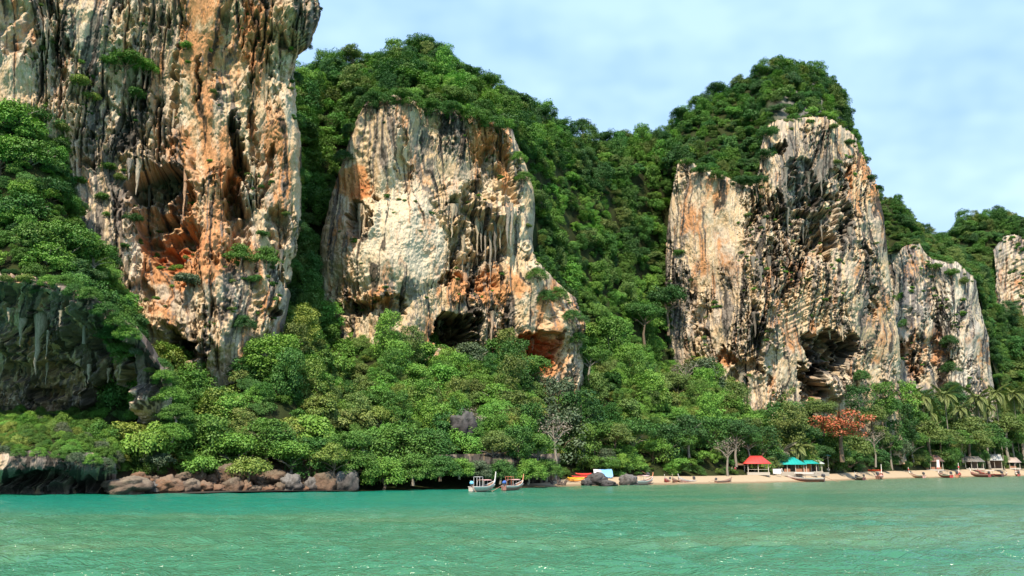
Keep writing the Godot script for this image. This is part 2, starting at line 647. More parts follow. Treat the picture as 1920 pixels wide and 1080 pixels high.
# scatters crowns over a land surface as one mass
# how: kinds {kind: share}, every: metres between crowns, size: [least, most] radius in metres, tones, keep(drawing x, y) -> bool
func forest(called: String, label: String, g: Dictionary, how: Dictionary, seed_: int) -> void:
	rng.seed = seed_
	var root := Node3D.new()
	root.name = numbered(called, self)
	add_child(root, true)
	tag(root, label, how.get("category", "forest"), "", "stuff")
	var lots := {}
	var tints := {}
	var nu: int = g.nu
	var nv: int = g.nv
	var every: float = how.every
	var kinds: Dictionary = how.kinds
	var tones: Array = how.tones
	var clear: Array = how.get("clear", [])
	for j in nv - 1:
		for i in nu - 1:
			var a: Vector3 = g.pos[j][i]
			var b: Vector3 = g.pos[j][i + 1]
			var c: Vector3 = g.pos[j + 1][i]
			var qa: Vector3 = g.drawn[j][i]
			if qa.x < -130 or qa.x > 2050:
				continue
			var area := (b - a).cross(c - a).length()
			var count := int(area / (every * every) + rng.randf())
			for k in count:
				var fu := rng.randf()
				var fv := rng.randf()
				var p := a + (b - a) * fu + (c - a) * fv
				var q: Vector3 = qa.lerp(g.drawn[j][i + 1], fu) + (g.drawn[j + 1][i] - qa) * fv
				var out := false
				for poly in clear:
					if Geometry2D.is_point_in_polygon(Vector2(q.x, q.y), poly):
						out = true
						break
				if out and rng.randf() > how.get("leave", 0.0):
					continue
				var w := rng.randf()
				var kind := ""
				for name_ in kinds:
					kind = name_
					w -= kinds[name_]
					if w <= 0.0:
						break
				var pick: int = rng.randi() % crowns[kind].size()
				var r: float = lerpf(how.size[0], how.size[1], pow(rng.randf(), 2.0)) * (0.62 if kind == "bush" else 1.0)
				var patch: float = nz[1].get_noise_3d(p.x * 0.045, p.y * 0.045, p.z * 0.045) * 0.9 + rng.randf_range(-0.45, 0.45) + 0.5
				var tone: Color = TONES[tones[clampi(int(patch * tones.size()), 0, tones.size() - 1)]]
				tone = tone * rng.randf_range(0.8, 1.2)
				tone.r *= rng.randf_range(0.85, 1.18)
				var basis_ := Basis(Vector3.UP, rng.randf() * TAU).scaled(Vector3(r * rng.randf_range(0.75, 1.2), r * rng.randf_range(0.7, 1.35), r))
				basis_ = Basis(Vector3(rng.randf_range(-1, 1), 0, rng.randf_range(-1, 1)).normalized(), rng.randf() * 0.45) * basis_
				var key := "%s %d" % [kind, pick]
				if not lots.has(key):
					lots[key] = []
					tints[key] = []
				lots[key].append(Transform3D(basis_, p + Vector3(0, -0.25 * r, 0)))
				tints[key].append(Color(tone.r, tone.g, tone.b))
	for key in lots:
		var parts: PackedStringArray = key.split(" ")
		masses(root, crowns[parts[0]][int(parts[1])], mats["leaves"], lots[key], tints[key])


func masses(root: Node, mesh: Mesh, m: Material, where: Array, tints: Array) -> void:
	var mm := MultiMesh.new()
	mm.transform_format = MultiMesh.TRANSFORM_3D
	mm.use_colors = true
	mm.mesh = mesh
	mm.instance_count = where.size()
	for k in where.size():
		mm.set_instance_transform(k, where[k])
		mm.set_instance_color(k, tints[k])
	var o := MultiMeshInstance3D.new()
	o.name = numbered("foliage", root)
	o.multimesh = mm
	o.material_override = m
	o.set_meta("kind", "stuff")
	root.add_child(o, true)


# ---------------------------------------------------------------- the land
func col(xs: Array) -> Array:
	var out := []
	for k in range(0, xs.size(), 3):
		out.append(Vector3(xs[k], xs[k + 1], xs[k + 2]))
	return out


const SHORE := [[930, 914, 147, 905], [1000, 912, 156, 902], [1060, 910, 166, 899], [1130, 909, 172, 896], [1200, 908, 178, 893], [1300, 906.5, 188, 893], [1400, 905, 199, 891], [1480, 903, 217, 890], [1550, 901, 237, 889], [1620, 898.5, 270, 885], [1700, 896, 311, 882.6], [1800, 894, 356, 880.6], [1900, 892, 415, 879], [2020, 891, 450, 878], [2250, 889, 520, 877]]


# distance at which the sand ends and the ground behind it begins
func inland(x: float) -> float:
	var k := 0
	while k < SHORE.size() - 2 and x > SHORE[k + 1][0]:
		k += 1
	var t := clampf((x - SHORE[k][0]) / (SHORE[k + 1][0] - SHORE[k][0]), 0.0, 1.0)
	return lerpf(EYE * FOCAL / (SHORE[k][1] - 880.0), EYE * FOCAL / (SHORE[k + 1][1] - 880.0), t) * 1.04 + 6.0


# the tall tower and its dome run away from the bay towards the right
func turned(c: Array) -> Array:
	var out := []
	for p in c:
		out.append(p + Vector3(0, 0, maxf(0.0, p.x - 1420.0) / 270.0 * 54.0))
	return out


func pushed(c: Array, by: float) -> Array:
	var out := []
	for p in c:
		out.append(p + Vector3(0, 0, by))
	return out


func rise(x: float, y0: float, d0: float, y1: float, d1: float) -> Array:
	return [Vector3(x, y0 + 14, d0 - 8), Vector3(x, y0, d0), Vector3(x, lerpf(y0, y1, 0.42), lerpf(d0, d1, 0.30)), Vector3(x, lerpf(y0, y1, 0.78), lerpf(d0, d1, 0.62)), Vector3(x, y1, d1), Vector3(x, y1 - 6, d1 + 14)]


func build_cliffs() -> void:
	var edge := [598, 592, 580, 556, 553, 560, 562, 544, 530, 520]
	var rows := [-80, 30, 82, 112, 200, 300, 420, 540, 640, 760]
	var lean := [-2.0, -2.0, -1.0, 0.0, 1.0, 2.0, 2.0, 0.0, -1.0, 1.0]
	var left := []
	for a in [[-90, 130], [40, 137], [130, 142], [220, 147], [300, 150], [370, 148], [440, 150], [500, 152]]:
		var c := []
		for k in rows.size():
			c.append(Vector3(a[0], rows[k], a[1] + lean[k] - (4.0 if a[0] > 330 and a[0] < 450 and rows[k] > 500 else 0.0)))
		left.append(c)
	for a in [[-16, 154], [0, 158], [3, 166], [-8, 190]]:
		var c := []
		for k in rows.size():
			c.append(Vector3(edge[k] + a[0], rows[k], a[1] + lean[k]))
		left.append(c)
	var o := cliff("tall orange and grey limestone cliff with a deep cave hollow, rising out of the top of the picture", left, 460, 560, [
		[CAVE, 306, 408, 60, 90, 8.5], [CAVE, 290, 348, 42, 36, 12.0], [CAVE, 446, 318, 15, 118, 9.0], [CAVE, 446, 430, 25, 62, 6.5],
		[CAVE, 345, 655, 34, 28, 9.0], [CAVE, 250, 655, 22, 14, 5.0], [CAVE, 165, 307, 19, 13, 3.0], [CAVE, 320, 190, 10, 45, 3.0], [CAVE, 335, 120, 7, 34, 2.5],
		[CAVE, 423, 18, 11, 34, 3.5], [CAVE, 520, 440, 13, 48, 4.5], [CAVE, 500, 330, 8, 60, 3.0], [CAVE, 477, 250, 8, 50, 2.5], [CAVE, 506, 588, 15, 12, 4.0],
		[CAVE, 376, 150, 6, 40, 2.5], [CAVE, 110, 60, 5, 40, 2.0], [CAVE, 540, 520, 10, 40, 3.0], [CAVE, 280, 565, 12, 40, 3.0], [CAVE, 352, 530, 8, 16, 2.0],
		[CAVE, 430, 110, 30, 100, 2.0], [CAVE, 20, 50, 44, 62, 2.5],
		[BUMP, 385, 570, 55, 110, 4.5], [BUMP, 398, 400, 38, 80, 3.0], [BUMP, 490, 560, 20, 60, 3.0], [BUMP, 510, 300, 45, 250, 1.5], [BUMP, 565, 40, 30, 55, 3.0],
		[BUMP, 352, 330, 14, 70, 2.5], [BUMP, 255, 300, 22, 18, 4.0], [BUMP, 300, 600, 40, 30, 3.0],
		[SMOOTH, 372, 60, 24, 100, 0.95], [SMOOTH, 432, 105, 26, 95, 0.95], [SMOOTH, 20, 50, 42, 60, 1.0], [SMOOTH, 300, 460, 60, 50, 0.75], [SMOOTH, 398, 420, 36, 60, 0.6], [SMOOTH, 165, 75, 26, 40, 0.7], [SMOOTH, 370, 540, 90, 40, 0.5],
		[ORANGE, 375, 60, 38, 170, 0.75], [ORANGE, 395, 330, 60, 120, 0.6], [ORANGE, 360, 490, 100, 50, 1.05], [ORANGE, 300, 440, 50, 50, 0.6], [ORANGE, 450, 80, 60, 100, 0.5], [ORANGE, 520, 210, 55, 200, 0.42], [ORANGE, 290, 600, 30, 30, 0.6], [ORANGE, 420, 600, 26, 50, 0.4], [ORANGE, 490, 570, 16, 50, 0.6],
		[GREY, 165, 85, 30, 50, 1.0], [GREY, 215, 250, 60, 70, 0.75], [GREY, 205, 420, 45, 110, 0.85], [GREY, 430, 590, 34, 80, 0.7], [GREY, 372, 650, 26, 40, 0.5], [GREY, 565, 60, 22, 60, 0.6], [GREY, 150, 20, 60, 60, 0.15], [GREY, 280, 50, 60, 60, 0.3], [GREY, 530, 570, 30, 50, 0.7],
		[WHITE, 90, 80, 30, 60, 0.4], [WHITE, 250, 520, 20, 60, 0.5], [WHITE, 560, 200, 20, 90, 0.3], [WHITE, 448, 600, 10, 60, 0.6],
		[BLACK, 325, 150, 16, 90, 0.3], [BLACK, 510, 420, 30, 120, 0.3], [BLACK, 485, 250, 12, 70, 0.3], [ROUGH, 300, 100, 60, 130, 0.4], [ROUGH, 510, 330, 50, 260, 0.45], [ROUGH, 100, 90, 50, 80, 0.4]],
		{"scale": 0.09, "rough": 0.8, "grey": 0.0, "shift": 0.0, "facing": Vector3(0.27, -0.1, 1), "orange": 0.08, "tone": Color(1.04, 0.98, 0.9)})
	stalactites(o, [[262, 322, 6.0], [273, 335, 8.0], [285, 325, 4.0], [300, 332, 4.5], [340, 330, 6.0], [352, 350, 9.0], [330, 322, 4.0], [246, 318, 3.5], [340, 640, 2.5], [365, 645, 2.0], [318, 640, 2.0], [475, 330, 5.0], [468, 400, 5.0], [515, 470, 6.0], [528, 480, 5.0], [540, 500, 5.0], [322, 215, 5.0], [340, 150, 5.0], [500, 170, 4.0], [536, 220, 4.0]], 0.75)

	var mid := [
		col([700, 194, 228, 690, 200, 222, 655, 300, 222, 628, 370, 222, 610, 460, 222, 604, 550, 222, 606, 760, 222]),
		col([690, 190, 208, 681, 204, 203, 645, 300, 204, 621, 365, 205, 603, 455, 205, 596, 545, 205, 598, 760, 205]),
		col([710, 184, 206, 705, 196, 200, 672, 300, 200, 650, 370, 201, 634, 455, 200, 626, 545, 199, 626, 760, 201]),
		col([745, 180, 206, 745, 192, 198, 722, 300, 197, 705, 370, 197, 694, 455, 195, 688, 545, 194, 688, 760, 196]),
		col([790, 192, 206, 790, 204, 198, 775, 300, 197, 764, 370, 195, 756, 455, 193, 750, 545, 193, 748, 760, 195]),
		col([840, 206, 206, 840, 218, 198, 832, 300, 198, 826, 375, 197, 822, 455, 196, 818, 545, 194, 816, 760, 194]),
		col([890, 216, 206, 890, 228, 199, 888, 300, 199, 886, 375, 198, 884, 455, 197, 882, 545, 194, 880, 760, 194]),
		col([930, 228, 207, 930, 240, 200, 936, 300, 199, 940, 375, 198, 942, 455, 197, 944, 545, 195, 944, 760, 195]),
		col([952, 238, 209, 954, 250, 203, 966, 300, 202, 978, 375, 201, 984, 455, 200, 1010, 550, 198, 1010, 760, 198]),
		col([962, 248, 214, 966, 262, 208, 985, 310, 207, 1000, 380, 206, 1000, 470, 205, 1048, 565, 206, 1056, 760, 204]),
		col([960, 256, 224, 970, 272, 222, 988, 330, 224, 1003, 400, 227, 1006, 490, 227, 1084, 580, 216, 1088, 760, 216]),
		col([956, 260, 245, 966, 280, 245, 983, 335, 245, 998, 405, 245, 1000, 495, 245, 1078, 585, 238, 1082, 760, 238])]
	mid = mid.map(func(c): return c.map(func(p): return p - Vector3(0, 0, 16.0 * smoothstep(960.0, 640.0, p.x))))
	o = cliff("broad cream and orange limestone face under a forested dome, with an arched cave at its foot", mid, 440, 470, [
		[CAVE, 858, 632, 48, 50, 22.0], [CAVE, 672, 415, 22, 42, 7.0], [CAVE, 655, 578, 42, 17, 6.0], [CAVE, 728, 582, 34, 24, 4.5], [CAVE, 832, 522, 11, 9, 4.0],
		[CAVE, 895, 470, 58, 76, 5.5], [CAVE, 882, 392, 34, 56, 5.0], [CAVE, 930, 335, 42, 70, 4.0], [CAVE, 1000, 658, 46, 24, 6.0], [CAVE, 1034, 640, 18, 16, 4.0], [CAVE, 702, 372, 9, 8, 3.0], [CAVE, 758, 300, 10, 60, 2.0],
		[BUMP, 921, 398, 40, 44, 5.5], [BUMP, 846, 385, 22, 44, 3.0], [BUMP, 872, 480, 12, 70, 3.0], [BUMP, 912, 585, 22, 66, 3.5], [BUMP, 740, 470, 95, 90, 3.0], [BUMP, 1052, 612, 30, 40, 3.0], [BUMP, 690, 400, 16, 40, 2.0], [BUMP, 690, 560, 40, 20, 2.5], [BUMP, 720, 280, 40, 90, 1.8],
		[SMOOTH, 745, 465, 90, 100, 0.9], [SMOOTH, 720, 285, 56, 90, 0.55], [SMOOTH, 860, 290, 60, 60, 0.35], [SMOOTH, 640, 470, 30, 60, 0.7], [SMOOTH, 930, 550, 40, 30, 0.5],
		[ORANGE, 662, 345, 26, 28, 1.0], [ORANGE, 900, 262, 32, 45, 0.85], [ORANGE, 952, 295, 14, 50, 1.0], [ORANGE, 930, 540, 52, 42, 0.95], [ORANGE, 1000, 662, 55, 34, 1.7], [ORANGE, 850, 530, 26, 40, 0.6], [ORANGE, 632, 480, 26, 80, 0.35], [ORANGE, 690, 560, 50, 20, 0.3], [ORANGE, 1052, 600, 40, 60, 0.55], [ORANGE, 700, 360, 40, 20, 0.5], [ORANGE, 800, 620, 20, 40, 0.5],
		[GREY, 725, 245, 45, 60, 0.6], [GREY, 832, 262, 50, 50, 0.75], [GREY, 986, 410, 18, 80, 0.9], [GREY, 762, 545, 52, 28, 0.75], [GREY, 1076, 600, 22, 60, 0.8], [GREY, 900, 450, 64, 90, 0.45], [GREY, 968, 600, 40, 40, 0.45], [GREY, 650, 240, 20, 60, 0.5], [GREY, 622, 420, 8, 90, 0.6], [GREY, 870, 600, 50, 60, 0.4],
		[WHITE, 792, 430, 30, 90, 0.7], [WHITE, 745, 440, 75, 80, 0.6], [WHITE, 678, 490, 9, 40, 0.9], [WHITE, 920, 610, 20, 40, 0.5], [WHITE, 725, 360, 40, 40, 0.3], [WHITE, 740, 560, 60, 40, 0.2],
		[BLACK, 672, 420, 20, 30, 0.4], [BLACK, 895, 460, 14, 80, 0.4], [BLACK, 832, 240, 40, 40, 0.2], [ROUGH, 900, 420, 60, 90, 0.5]],
		{"scale": 0.12, "rough": 0.6, "shift": 300.0, "facing": Vector3(0.09, -0.12, 1), "orange": 0.05, "grey": -0.05, "tone": Color(1.08, 1.01, 0.9)})
	stalactites(o, [[664, 398, 6.0], [672, 400, 8.0], [681, 405, 9.0], [690, 412, 7.0], [838, 400, 5.0], [846, 404, 7.0], [856, 396, 6.0], [864, 392, 7.0], [898, 420, 6.0], [905, 424, 7.0], [913, 430, 9.0], [921, 432, 15.0], [928, 428, 11.0], [936, 426, 7.0], [944, 420, 8.0], [952, 412, 9.0], [870, 460, 8.0], [876, 520, 6.0], [905, 600, 7.0], [912, 606, 8.0], [919, 604, 7.0], [898, 440, 8.0], [842, 395, 5.0], [640, 565, 2.0], [652, 563, 2.0], [1000, 640, 2.0], [1015, 640, 2.5], [985, 642, 2.0], [850, 590, 2.5], [838, 596, 2.0]], 0.9)

	var right := [
		col([1286, 306, 300, 1280, 312, 296, 1262, 400, 296, 1256, 480, 296, 1254, 560, 296, 1250, 640, 296, 1248, 870, 296]),
		col([1283, 298, 285, 1274, 312, 280, 1254, 400, 280, 1248, 480, 280, 1247, 560, 279, 1244, 640, 279, 1242, 870, 279]),
		col([1310, 310, 282, 1308, 322, 275, 1292, 400, 275, 1284, 480, 275, 1282, 560, 274, 1280, 640, 273, 1278, 870, 272]),
		col([1360, 328, 282, 1360, 342, 274, 1350, 410, 273, 1344, 480, 272, 1340, 560, 271, 1336, 640, 269, 1332, 870, 268]),
		col([1412, 343, 284, 1412, 355, 276, 1408, 415, 272, 1404, 480, 270, 1400, 560, 268, 1396, 640, 267, 1392, 870, 265]),
		col([1436, 236, 292, 1436, 250, 283, 1440, 330, 277, 1445, 430, 271, 1448, 540, 266, 1448, 640, 264, 1446, 870, 262]),
		col([1485, 220, 290, 1485, 234, 281, 1490, 330, 274, 1495, 430, 268, 1498, 540, 264, 1500, 640, 262, 1500, 870, 260]),
		col([1540, 222, 290, 1540, 236, 281, 1548, 330, 274, 1552, 430, 269, 1556, 540, 264, 1558, 640, 263, 1560, 870, 262]),
		col([1582, 236, 292, 1582, 250, 284, 1600, 330, 277, 1606, 430, 272, 1612, 540, 268, 1616, 640, 267, 1620, 870, 266]),
		col([1606, 258, 300, 1608, 274, 292, 1640, 335, 287, 1655, 430, 281, 1668, 540, 278, 1680, 640, 277, 1694, 870, 276]),
		col([1604, 268, 330, 1608, 284, 325, 1640, 345, 322, 1655, 440, 318, 1668, 550, 315, 1680, 650, 312, 1690, 870, 310])]
	right = right.map(turned)
	o = cliff("towering cream and black limestone tower riddled with hollows, standing above the beach huts", right, 440, 560, [
		[CAVE, 1464, 276, 12, 22, 11.0], [CAVE, 1530, 400, 58, 56, 9.0], [CAVE, 1536, 450, 30, 36, 14.0], [CAVE, 1500, 335, 20, 50, 4.5], [CAVE, 1596, 325, 10, 20, 4.0],
		[CAVE, 1552, 655, 52, 42, 16.0], [CAVE, 1522, 722, 19, 50, 16.0], [CAVE, 1340, 403, 6, 7, 3.5], [CAVE, 1345, 522, 6, 11, 2.5], [CAVE, 1440, 470, 12, 26, 4.5], [CAVE, 1452, 400, 11, 36, 4.0], [CAVE, 1402, 690, 26, 20, 5.0], [CAVE, 1366, 672, 26, 15, 4.5], [CAVE, 1312, 600, 12, 30, 4.0], [CAVE, 1410, 400, 14, 20, 3.5], [CAVE, 1440, 705, 8, 10, 3.0], [CAVE, 1385, 725, 20, 22, 3.5], [CAVE, 1575, 460, 10, 24, 3.5], [CAVE, 1620, 480, 10, 30, 3.5], [CAVE, 1640, 560, 9, 34, 3.5], [CAVE, 1475, 540, 10, 40, 3.0], [CAVE, 1570, 340, 9, 34, 3.5],
		[BUMP, 1440, 560, 25, 120, 3.0], [BUMP, 1600, 560, 40, 150, 3.0], [BUMP, 1530, 385, 40, 11, 6.0], [BUMP, 1530, 540, 60, 50, 2.0], [BUMP, 1562, 722, 26, 26, 9.0], [BUMP, 1530, 650, 14, 12, 5.0], [BUMP, 1418, 480, 16, 60, 3.0], [BUMP, 1312, 570, 10, 22, 2.5], [BUMP, 1430, 620, 12, 90, 3.0],
		[SMOOTH, 1330, 430, 64, 110, 0.9], [SMOOTH, 1430, 690, 40, 40, 0.5], [SMOOTH, 1605, 350, 16, 44, 0.8], [SMOOTH, 1650, 640, 30, 50, 0.6], [BED, 1500, 560, 60, 60, 1.3], [BED, 1420, 640, 50, 40, 1.0],
		[ORANGE, 1318, 440, 40, 110, 0.35], [ORANGE, 1480, 570, 60, 80, 0.35], [ORANGE, 1606, 355, 18, 50, 0.85], [ORANGE, 1645, 380, 10, 46, 0.8], [ORANGE, 1650, 620, 36, 60, 0.5], [ORANGE, 1362, 678, 24, 14, 0.9], [ORANGE, 1340, 345, 40, 30, 0.4], [ORANGE, 1450, 720, 40, 30, 0.25],
		[GREY, 1268, 560, 24, 130, 0.95], [GREY, 1505, 290, 66, 62, 0.7], [GREY, 1440, 560, 36, 120, 0.4], [GREY, 1530, 380, 80, 80, 0.75], [GREY, 1610, 540, 50, 120, 0.35], [GREY, 1640, 450, 26, 120, 0.45], [GREY, 1388, 620, 46, 50, 0.6], [GREY, 1400, 600, 30, 30, 0.3], [GREY, 1560, 680, 50, 40, 0.5],
		[WHITE, 1310, 360, 30, 60, 0.3], [WHITE, 1560, 722, 26, 24, 0.5], [WHITE, 1460, 720, 40, 30, 0.3],
		[BLACK, 1440, 430, 36, 70, 0.3], [BLACK, 1520, 380, 60, 60, 0.3], [BLACK, 1260, 600, 16, 110, 0.25], [ROUGH, 1510, 380, 110, 150, 0.5], [ROUGH, 1440, 520, 60, 120, 0.4]],
		{"scale": 0.162, "rough": 0.85, "shift": 700.0, "facing": Vector3(-0.34, -0.14, 1), "orange": 0.06, "grey": 0.07, "tone": Color(1.05, 0.99, 0.9)})
	stalactites(o, [[1500, 380, 8.0], [1512, 420, 7.0], [1548, 418, 7.0], [1430, 430, 9.0], [1438, 500, 9.0], [1422, 520, 8.0], [1410, 500, 8.0], [1445, 540, 9.0], [1480, 400, 9.0], [1520, 330, 8.0], [1540, 330, 9.0], [1470, 330, 8.0], [1312, 590, 7.0], [1318, 588, 6.0], [1590, 440, 8.0], [1604, 470, 8.0], [1630, 500, 8.0], [1388, 710, 6.0], [1396, 712, 5.0], [1575, 620, 5.0], [1560, 618, 4.0], [1404, 560, 8.0], [1412, 600, 7.0]], 1.25)

	var far := [
		col([1600, 470, 400, 1600, 480, 396, 1600, 560, 392, 1600, 640, 388, 1600, 870, 384]),
		col([1665, 470, 400, 1665, 480, 390, 1672, 560, 385, 1680, 640, 380, 1690, 870, 375]),
		col([1700, 462, 385, 1702, 472, 372, 1700, 560, 366, 1700, 640, 362, 1700, 870, 360]),
		col([1718, 455, 385, 1720, 465, 372, 1728, 560, 366, 1738, 640, 362, 1745, 870, 358]),
		col([1738, 478, 390, 1740, 488, 380, 1748, 560, 376, 1756, 640, 374, 1762, 870, 368]),
		col([1770, 490, 390, 1770, 505, 378, 1775, 570, 372, 1780, 640, 369, 1785, 870, 366]),
		col([1795, 492, 392, 1795, 512, 381, 1800, 580, 374, 1808, 650, 370, 1815, 870, 366]),
		col([1820, 512, 400, 1822, 528, 390, 1830, 590, 384, 1840, 650, 380, 1852, 870, 376]),
		col([1832, 527, 420, 1834, 545, 410, 1844, 600, 404, 1856, 660, 400, 1880, 870, 396]),
		col([1830, 532, 450, 1832, 552, 445, 1842, 610, 440, 1854, 670, 436, 1876, 870, 430])]
	far = far.map(func(c): return pushed(c, 62.0))
	cliff("lower grey cliff with rust streaks beyond the tall tower, behind the coconut palms", far, 220, 280, [
		[CAVE, 1712, 690, 12, 20, 5.0], [CAVE, 1735, 650, 9, 22, 4.0], [CAVE, 1700, 660, 8, 24, 4.0], [CAVE, 1752, 640, 8, 70, 4.0], [SMOOTH, 1715, 540, 14, 60, 0.6], [BUMP, 1712, 540, 18, 70, 3.0], [CAVE, 1768, 690, 12, 60, 5.0],
		[ORANGE, 1716, 495, 16, 30, 0.9], [ORANGE, 1722, 655, 36, 50, 0.7], [ORANGE, 1846, 680, 9, 50, 0.8], [GREY, 1712, 560, 14, 80, 0.7], [GREY, 1790, 560, 40, 90, 0.35], [WHITE, 1780, 590, 20, 60, 0.6], [WHITE, 1806, 700, 14, 50, 0.7]],
		{"scale": 0.22, "rough": 0.8, "shift": 1200.0, "facing": Vector3(-0.47, -0.08, 1), "grey": 0.3, "amp": 1.15})
	var distant := [
		col([1862, 470, 580, 1864, 480, 572, 1868, 520, 566, 1866, 560, 562, 1870, 640, 558]),
		col([1888, 440, 580, 1888, 450, 565, 1884, 510, 560, 1882, 560, 556, 1884, 640, 552]),
		col([1920, 445, 580, 1920, 456, 566, 1920, 510, 560, 1920, 560, 556, 1920, 640, 552]),
		col([1960, 470, 585, 1960, 480, 572, 1965, 520, 566, 1970, 570, 562, 1975, 640, 558]),
		col([2010, 480, 600, 2010, 490, 590, 2015, 530, 584, 2020, 580, 580, 2025, 640, 576])]
	cliff("distant bare banded cliff face on the farthest hill at the right edge", distant, 110, 120, [[BED, 1920, 510, 60, 70, 1.6], [ORANGE, 1890, 540, 40, 50, 0.3], [SMOOTH, 1920, 500, 80, 80, 0.4]], {"scale": 0.34, "rough": 0.7, "shift": 1700.0, "facing": Vector3(-0.55, -0.1, 1), "amp": 1.5})

	var over := []
	var top := [500, 508, 530, 562, 602, 645, 690, 705, 708]
	var xs := [-90, 30, 110, 180, 235, 275, 305, 322, 318]
	var back := [0.0, 0.0, 0.0, 0.0, 1.0, 3.0, 5.0, 9.0, 20.0]
	for k in xs.size():
		var b: float = back[k]
		var deep := 1.0 if k < 5 else 0.45
		var h: float = 800.0 - top[k]
		over.append([Vector3(xs[k], top[k] - 12, 132 + b), Vector3(xs[k], top[k], 117.0 + b), Vector3(xs[k], top[k] + 0.07 * h, 115.6 + b), Vector3(xs[k], top[k] + 0.14 * h, 117.0 + 1.6 * deep + b), Vector3(xs[k], top[k] + 0.36 * h, 116 + 8.0 * deep + b), Vector3(xs[k], top[k] + 0.6 * h, 116 + 14.0 * deep + b), Vector3(xs[k], top[k] + 0.85 * h, 116 + 20.0 * deep + b), Vector3(xs[k], 815, 116 + 22.0 * deep + b), Vector3(xs[k], 850, 116 + 20 * deep + b)])
	o = cliff("dark overhanging grey limestone roof hung with stalactites, low at the left edge", over, 330, 260, [
		[GREY, 150, 650, 260, 170, 0.4], [BLACK, 190, 720, 130, 70, 0.2], [WHITE, 295, 745, 30, 40, 0.6], [ORANGE, 60, 620, 60, 80, 0.35], [ORANGE, 290, 710, 30, 40, 0.3],
		[BUMP, 285, 750, 36, 34, 4.0], [CAVE, 255, 720, 16, 30, 4.0], [BED, 190, 720, 110, 70, 0.5], [CAVE, 50, 602, 24, 16, 2.5], [CAVE, 110, 692, 28, 18, 3.0], [CAVE, 182, 640, 24, 20, 3.0], [CAVE, 28, 704, 26, 20, 3.0], [CAVE, 218, 738, 20, 24, 3.0], [CAVE, 80, 744, 30, 16, 3.0], [BUMP, 122, 624, 18, 26, 2.6], [BUMP, 70, 668, 14, 24, 2.2], [BUMP, 192, 698, 14, 30, 2.6], [BUMP, 18, 640, 14, 30, 2.6], [BUMP, 240, 690, 13, 26, 2.6], [BUMP, 150, 748, 26, 14, 2.6], [BUMP, 160, 590, 22, 16, 2.0], [CAVE, 130, 640, 16, 10, 1.5], [CAVE, 20, 560, 20, 12, 1.5], [CAVE, 80, 575, 8, 20, 1.2]],
		{"scale": 0.07, "rough": 0.4, "block": 3.4, "shift": 2100.0, "grey": 0.26, "tone": Color(0.95, 0.85, 0.79)})
	# the great pale stalactite and its small neighbours
	stalactites(o, [[60, 596, 11.0, 2.6, 1.0], [44, 612, 4.2, 1.6, 1.0], [97, 640, 3.8], [86, 696, 3.0], [190, 694, 2.4], [212, 702, 2.0], [132, 596, 2.0], [28, 590, 1.8]], 0.5, Color(0.50, 0.41, 0.31))

	var sea_rock := []
	for a in [[-90, 0], [-10, 0], [60, -0.5], [120, 0], [165, 1], [198, 2.5], [214, 5], [218, 9], [214, 16]]:
		var x: float = a[0]
		var b: float = a[1]
		var lift := maxf(0.0, x - 150.0) * 0.28
		sea_rock.append([Vector3(x, 832 + lift, 117 + b), Vector3(x, 842 + lift, 110.5 + b), Vector3(x, 856 + lift * 0.8, 107.2 + b), Vector3(x, 880 + lift * 0.3, 107.0 + b), Vector3(x, 900, 109.5 + b), Vector3(x, 915, 112.0 + b), Vector3(x, 926, 113.0 + b), Vector3(x, 936, 112.5 + b)])
	cliff("dark undercut rock ledge at the water under shaggy green bushes, left corner of the shore", sea_rock, 300, 120, [[GREY, 100, 870, 160, 40, 0.6], [BLACK, 100, 900, 160, 26, 0.8], [CAVE, 70, 902, 60, 14, 2.5], [CAVE, 160, 905, 30, 12, 2.0], [CAVE, 110, 880, 5, 20, 1.0], [WHITE, 190, 865, 30, 18, 0.3]], {"scale": 0.066, "rough": 0.12, "shift": 2500.0, "grey": 0.4, "amp": 0.8, "block": 2.0, "tone": Color(0.85, 0.8, 0.75)})

	var bank := []
	for a in [[640, 130, 5], [665, 132, 1], [720, 134, 0], [790, 138, 0], [860, 142, 0], [930, 147, 0], [990, 152, 1], [1030, 158, 2], [1050, 166, 6]]:
		var d: float = a[1]
		var b: float = a[2]
		bank.append([Vector3(a[0], 850, d + 8 + b), Vector3(a[0], 862, d + b), Vector3(a[0], 874, d - 1 + b), Vector3(a[0], 886, d + 2 + b), Vector3(a[0], 900, d + 6 + b), Vector3(a[0], 912, d + 8 + b), Vector3(a[0], 924, d + 7 + b)])
	cliff("low dark undercut rock bank behind the two moored longtail boats", bank, 260, 70, [[BLACK, 850, 895, 240, 30, 0.35], [GREY, 850, 880, 240, 40, 0.6], [CAVE, 760, 900, 40, 12, 2.0], [CAVE, 850, 902, 30, 10, 2.0]], {"scale": 0.083, "rough": 0.12, "shift": 2900.0, "grey": 0.4, "amp": 0.8, "block": 2.0, "tone": Color(0.4, 0.38, 0.35)})


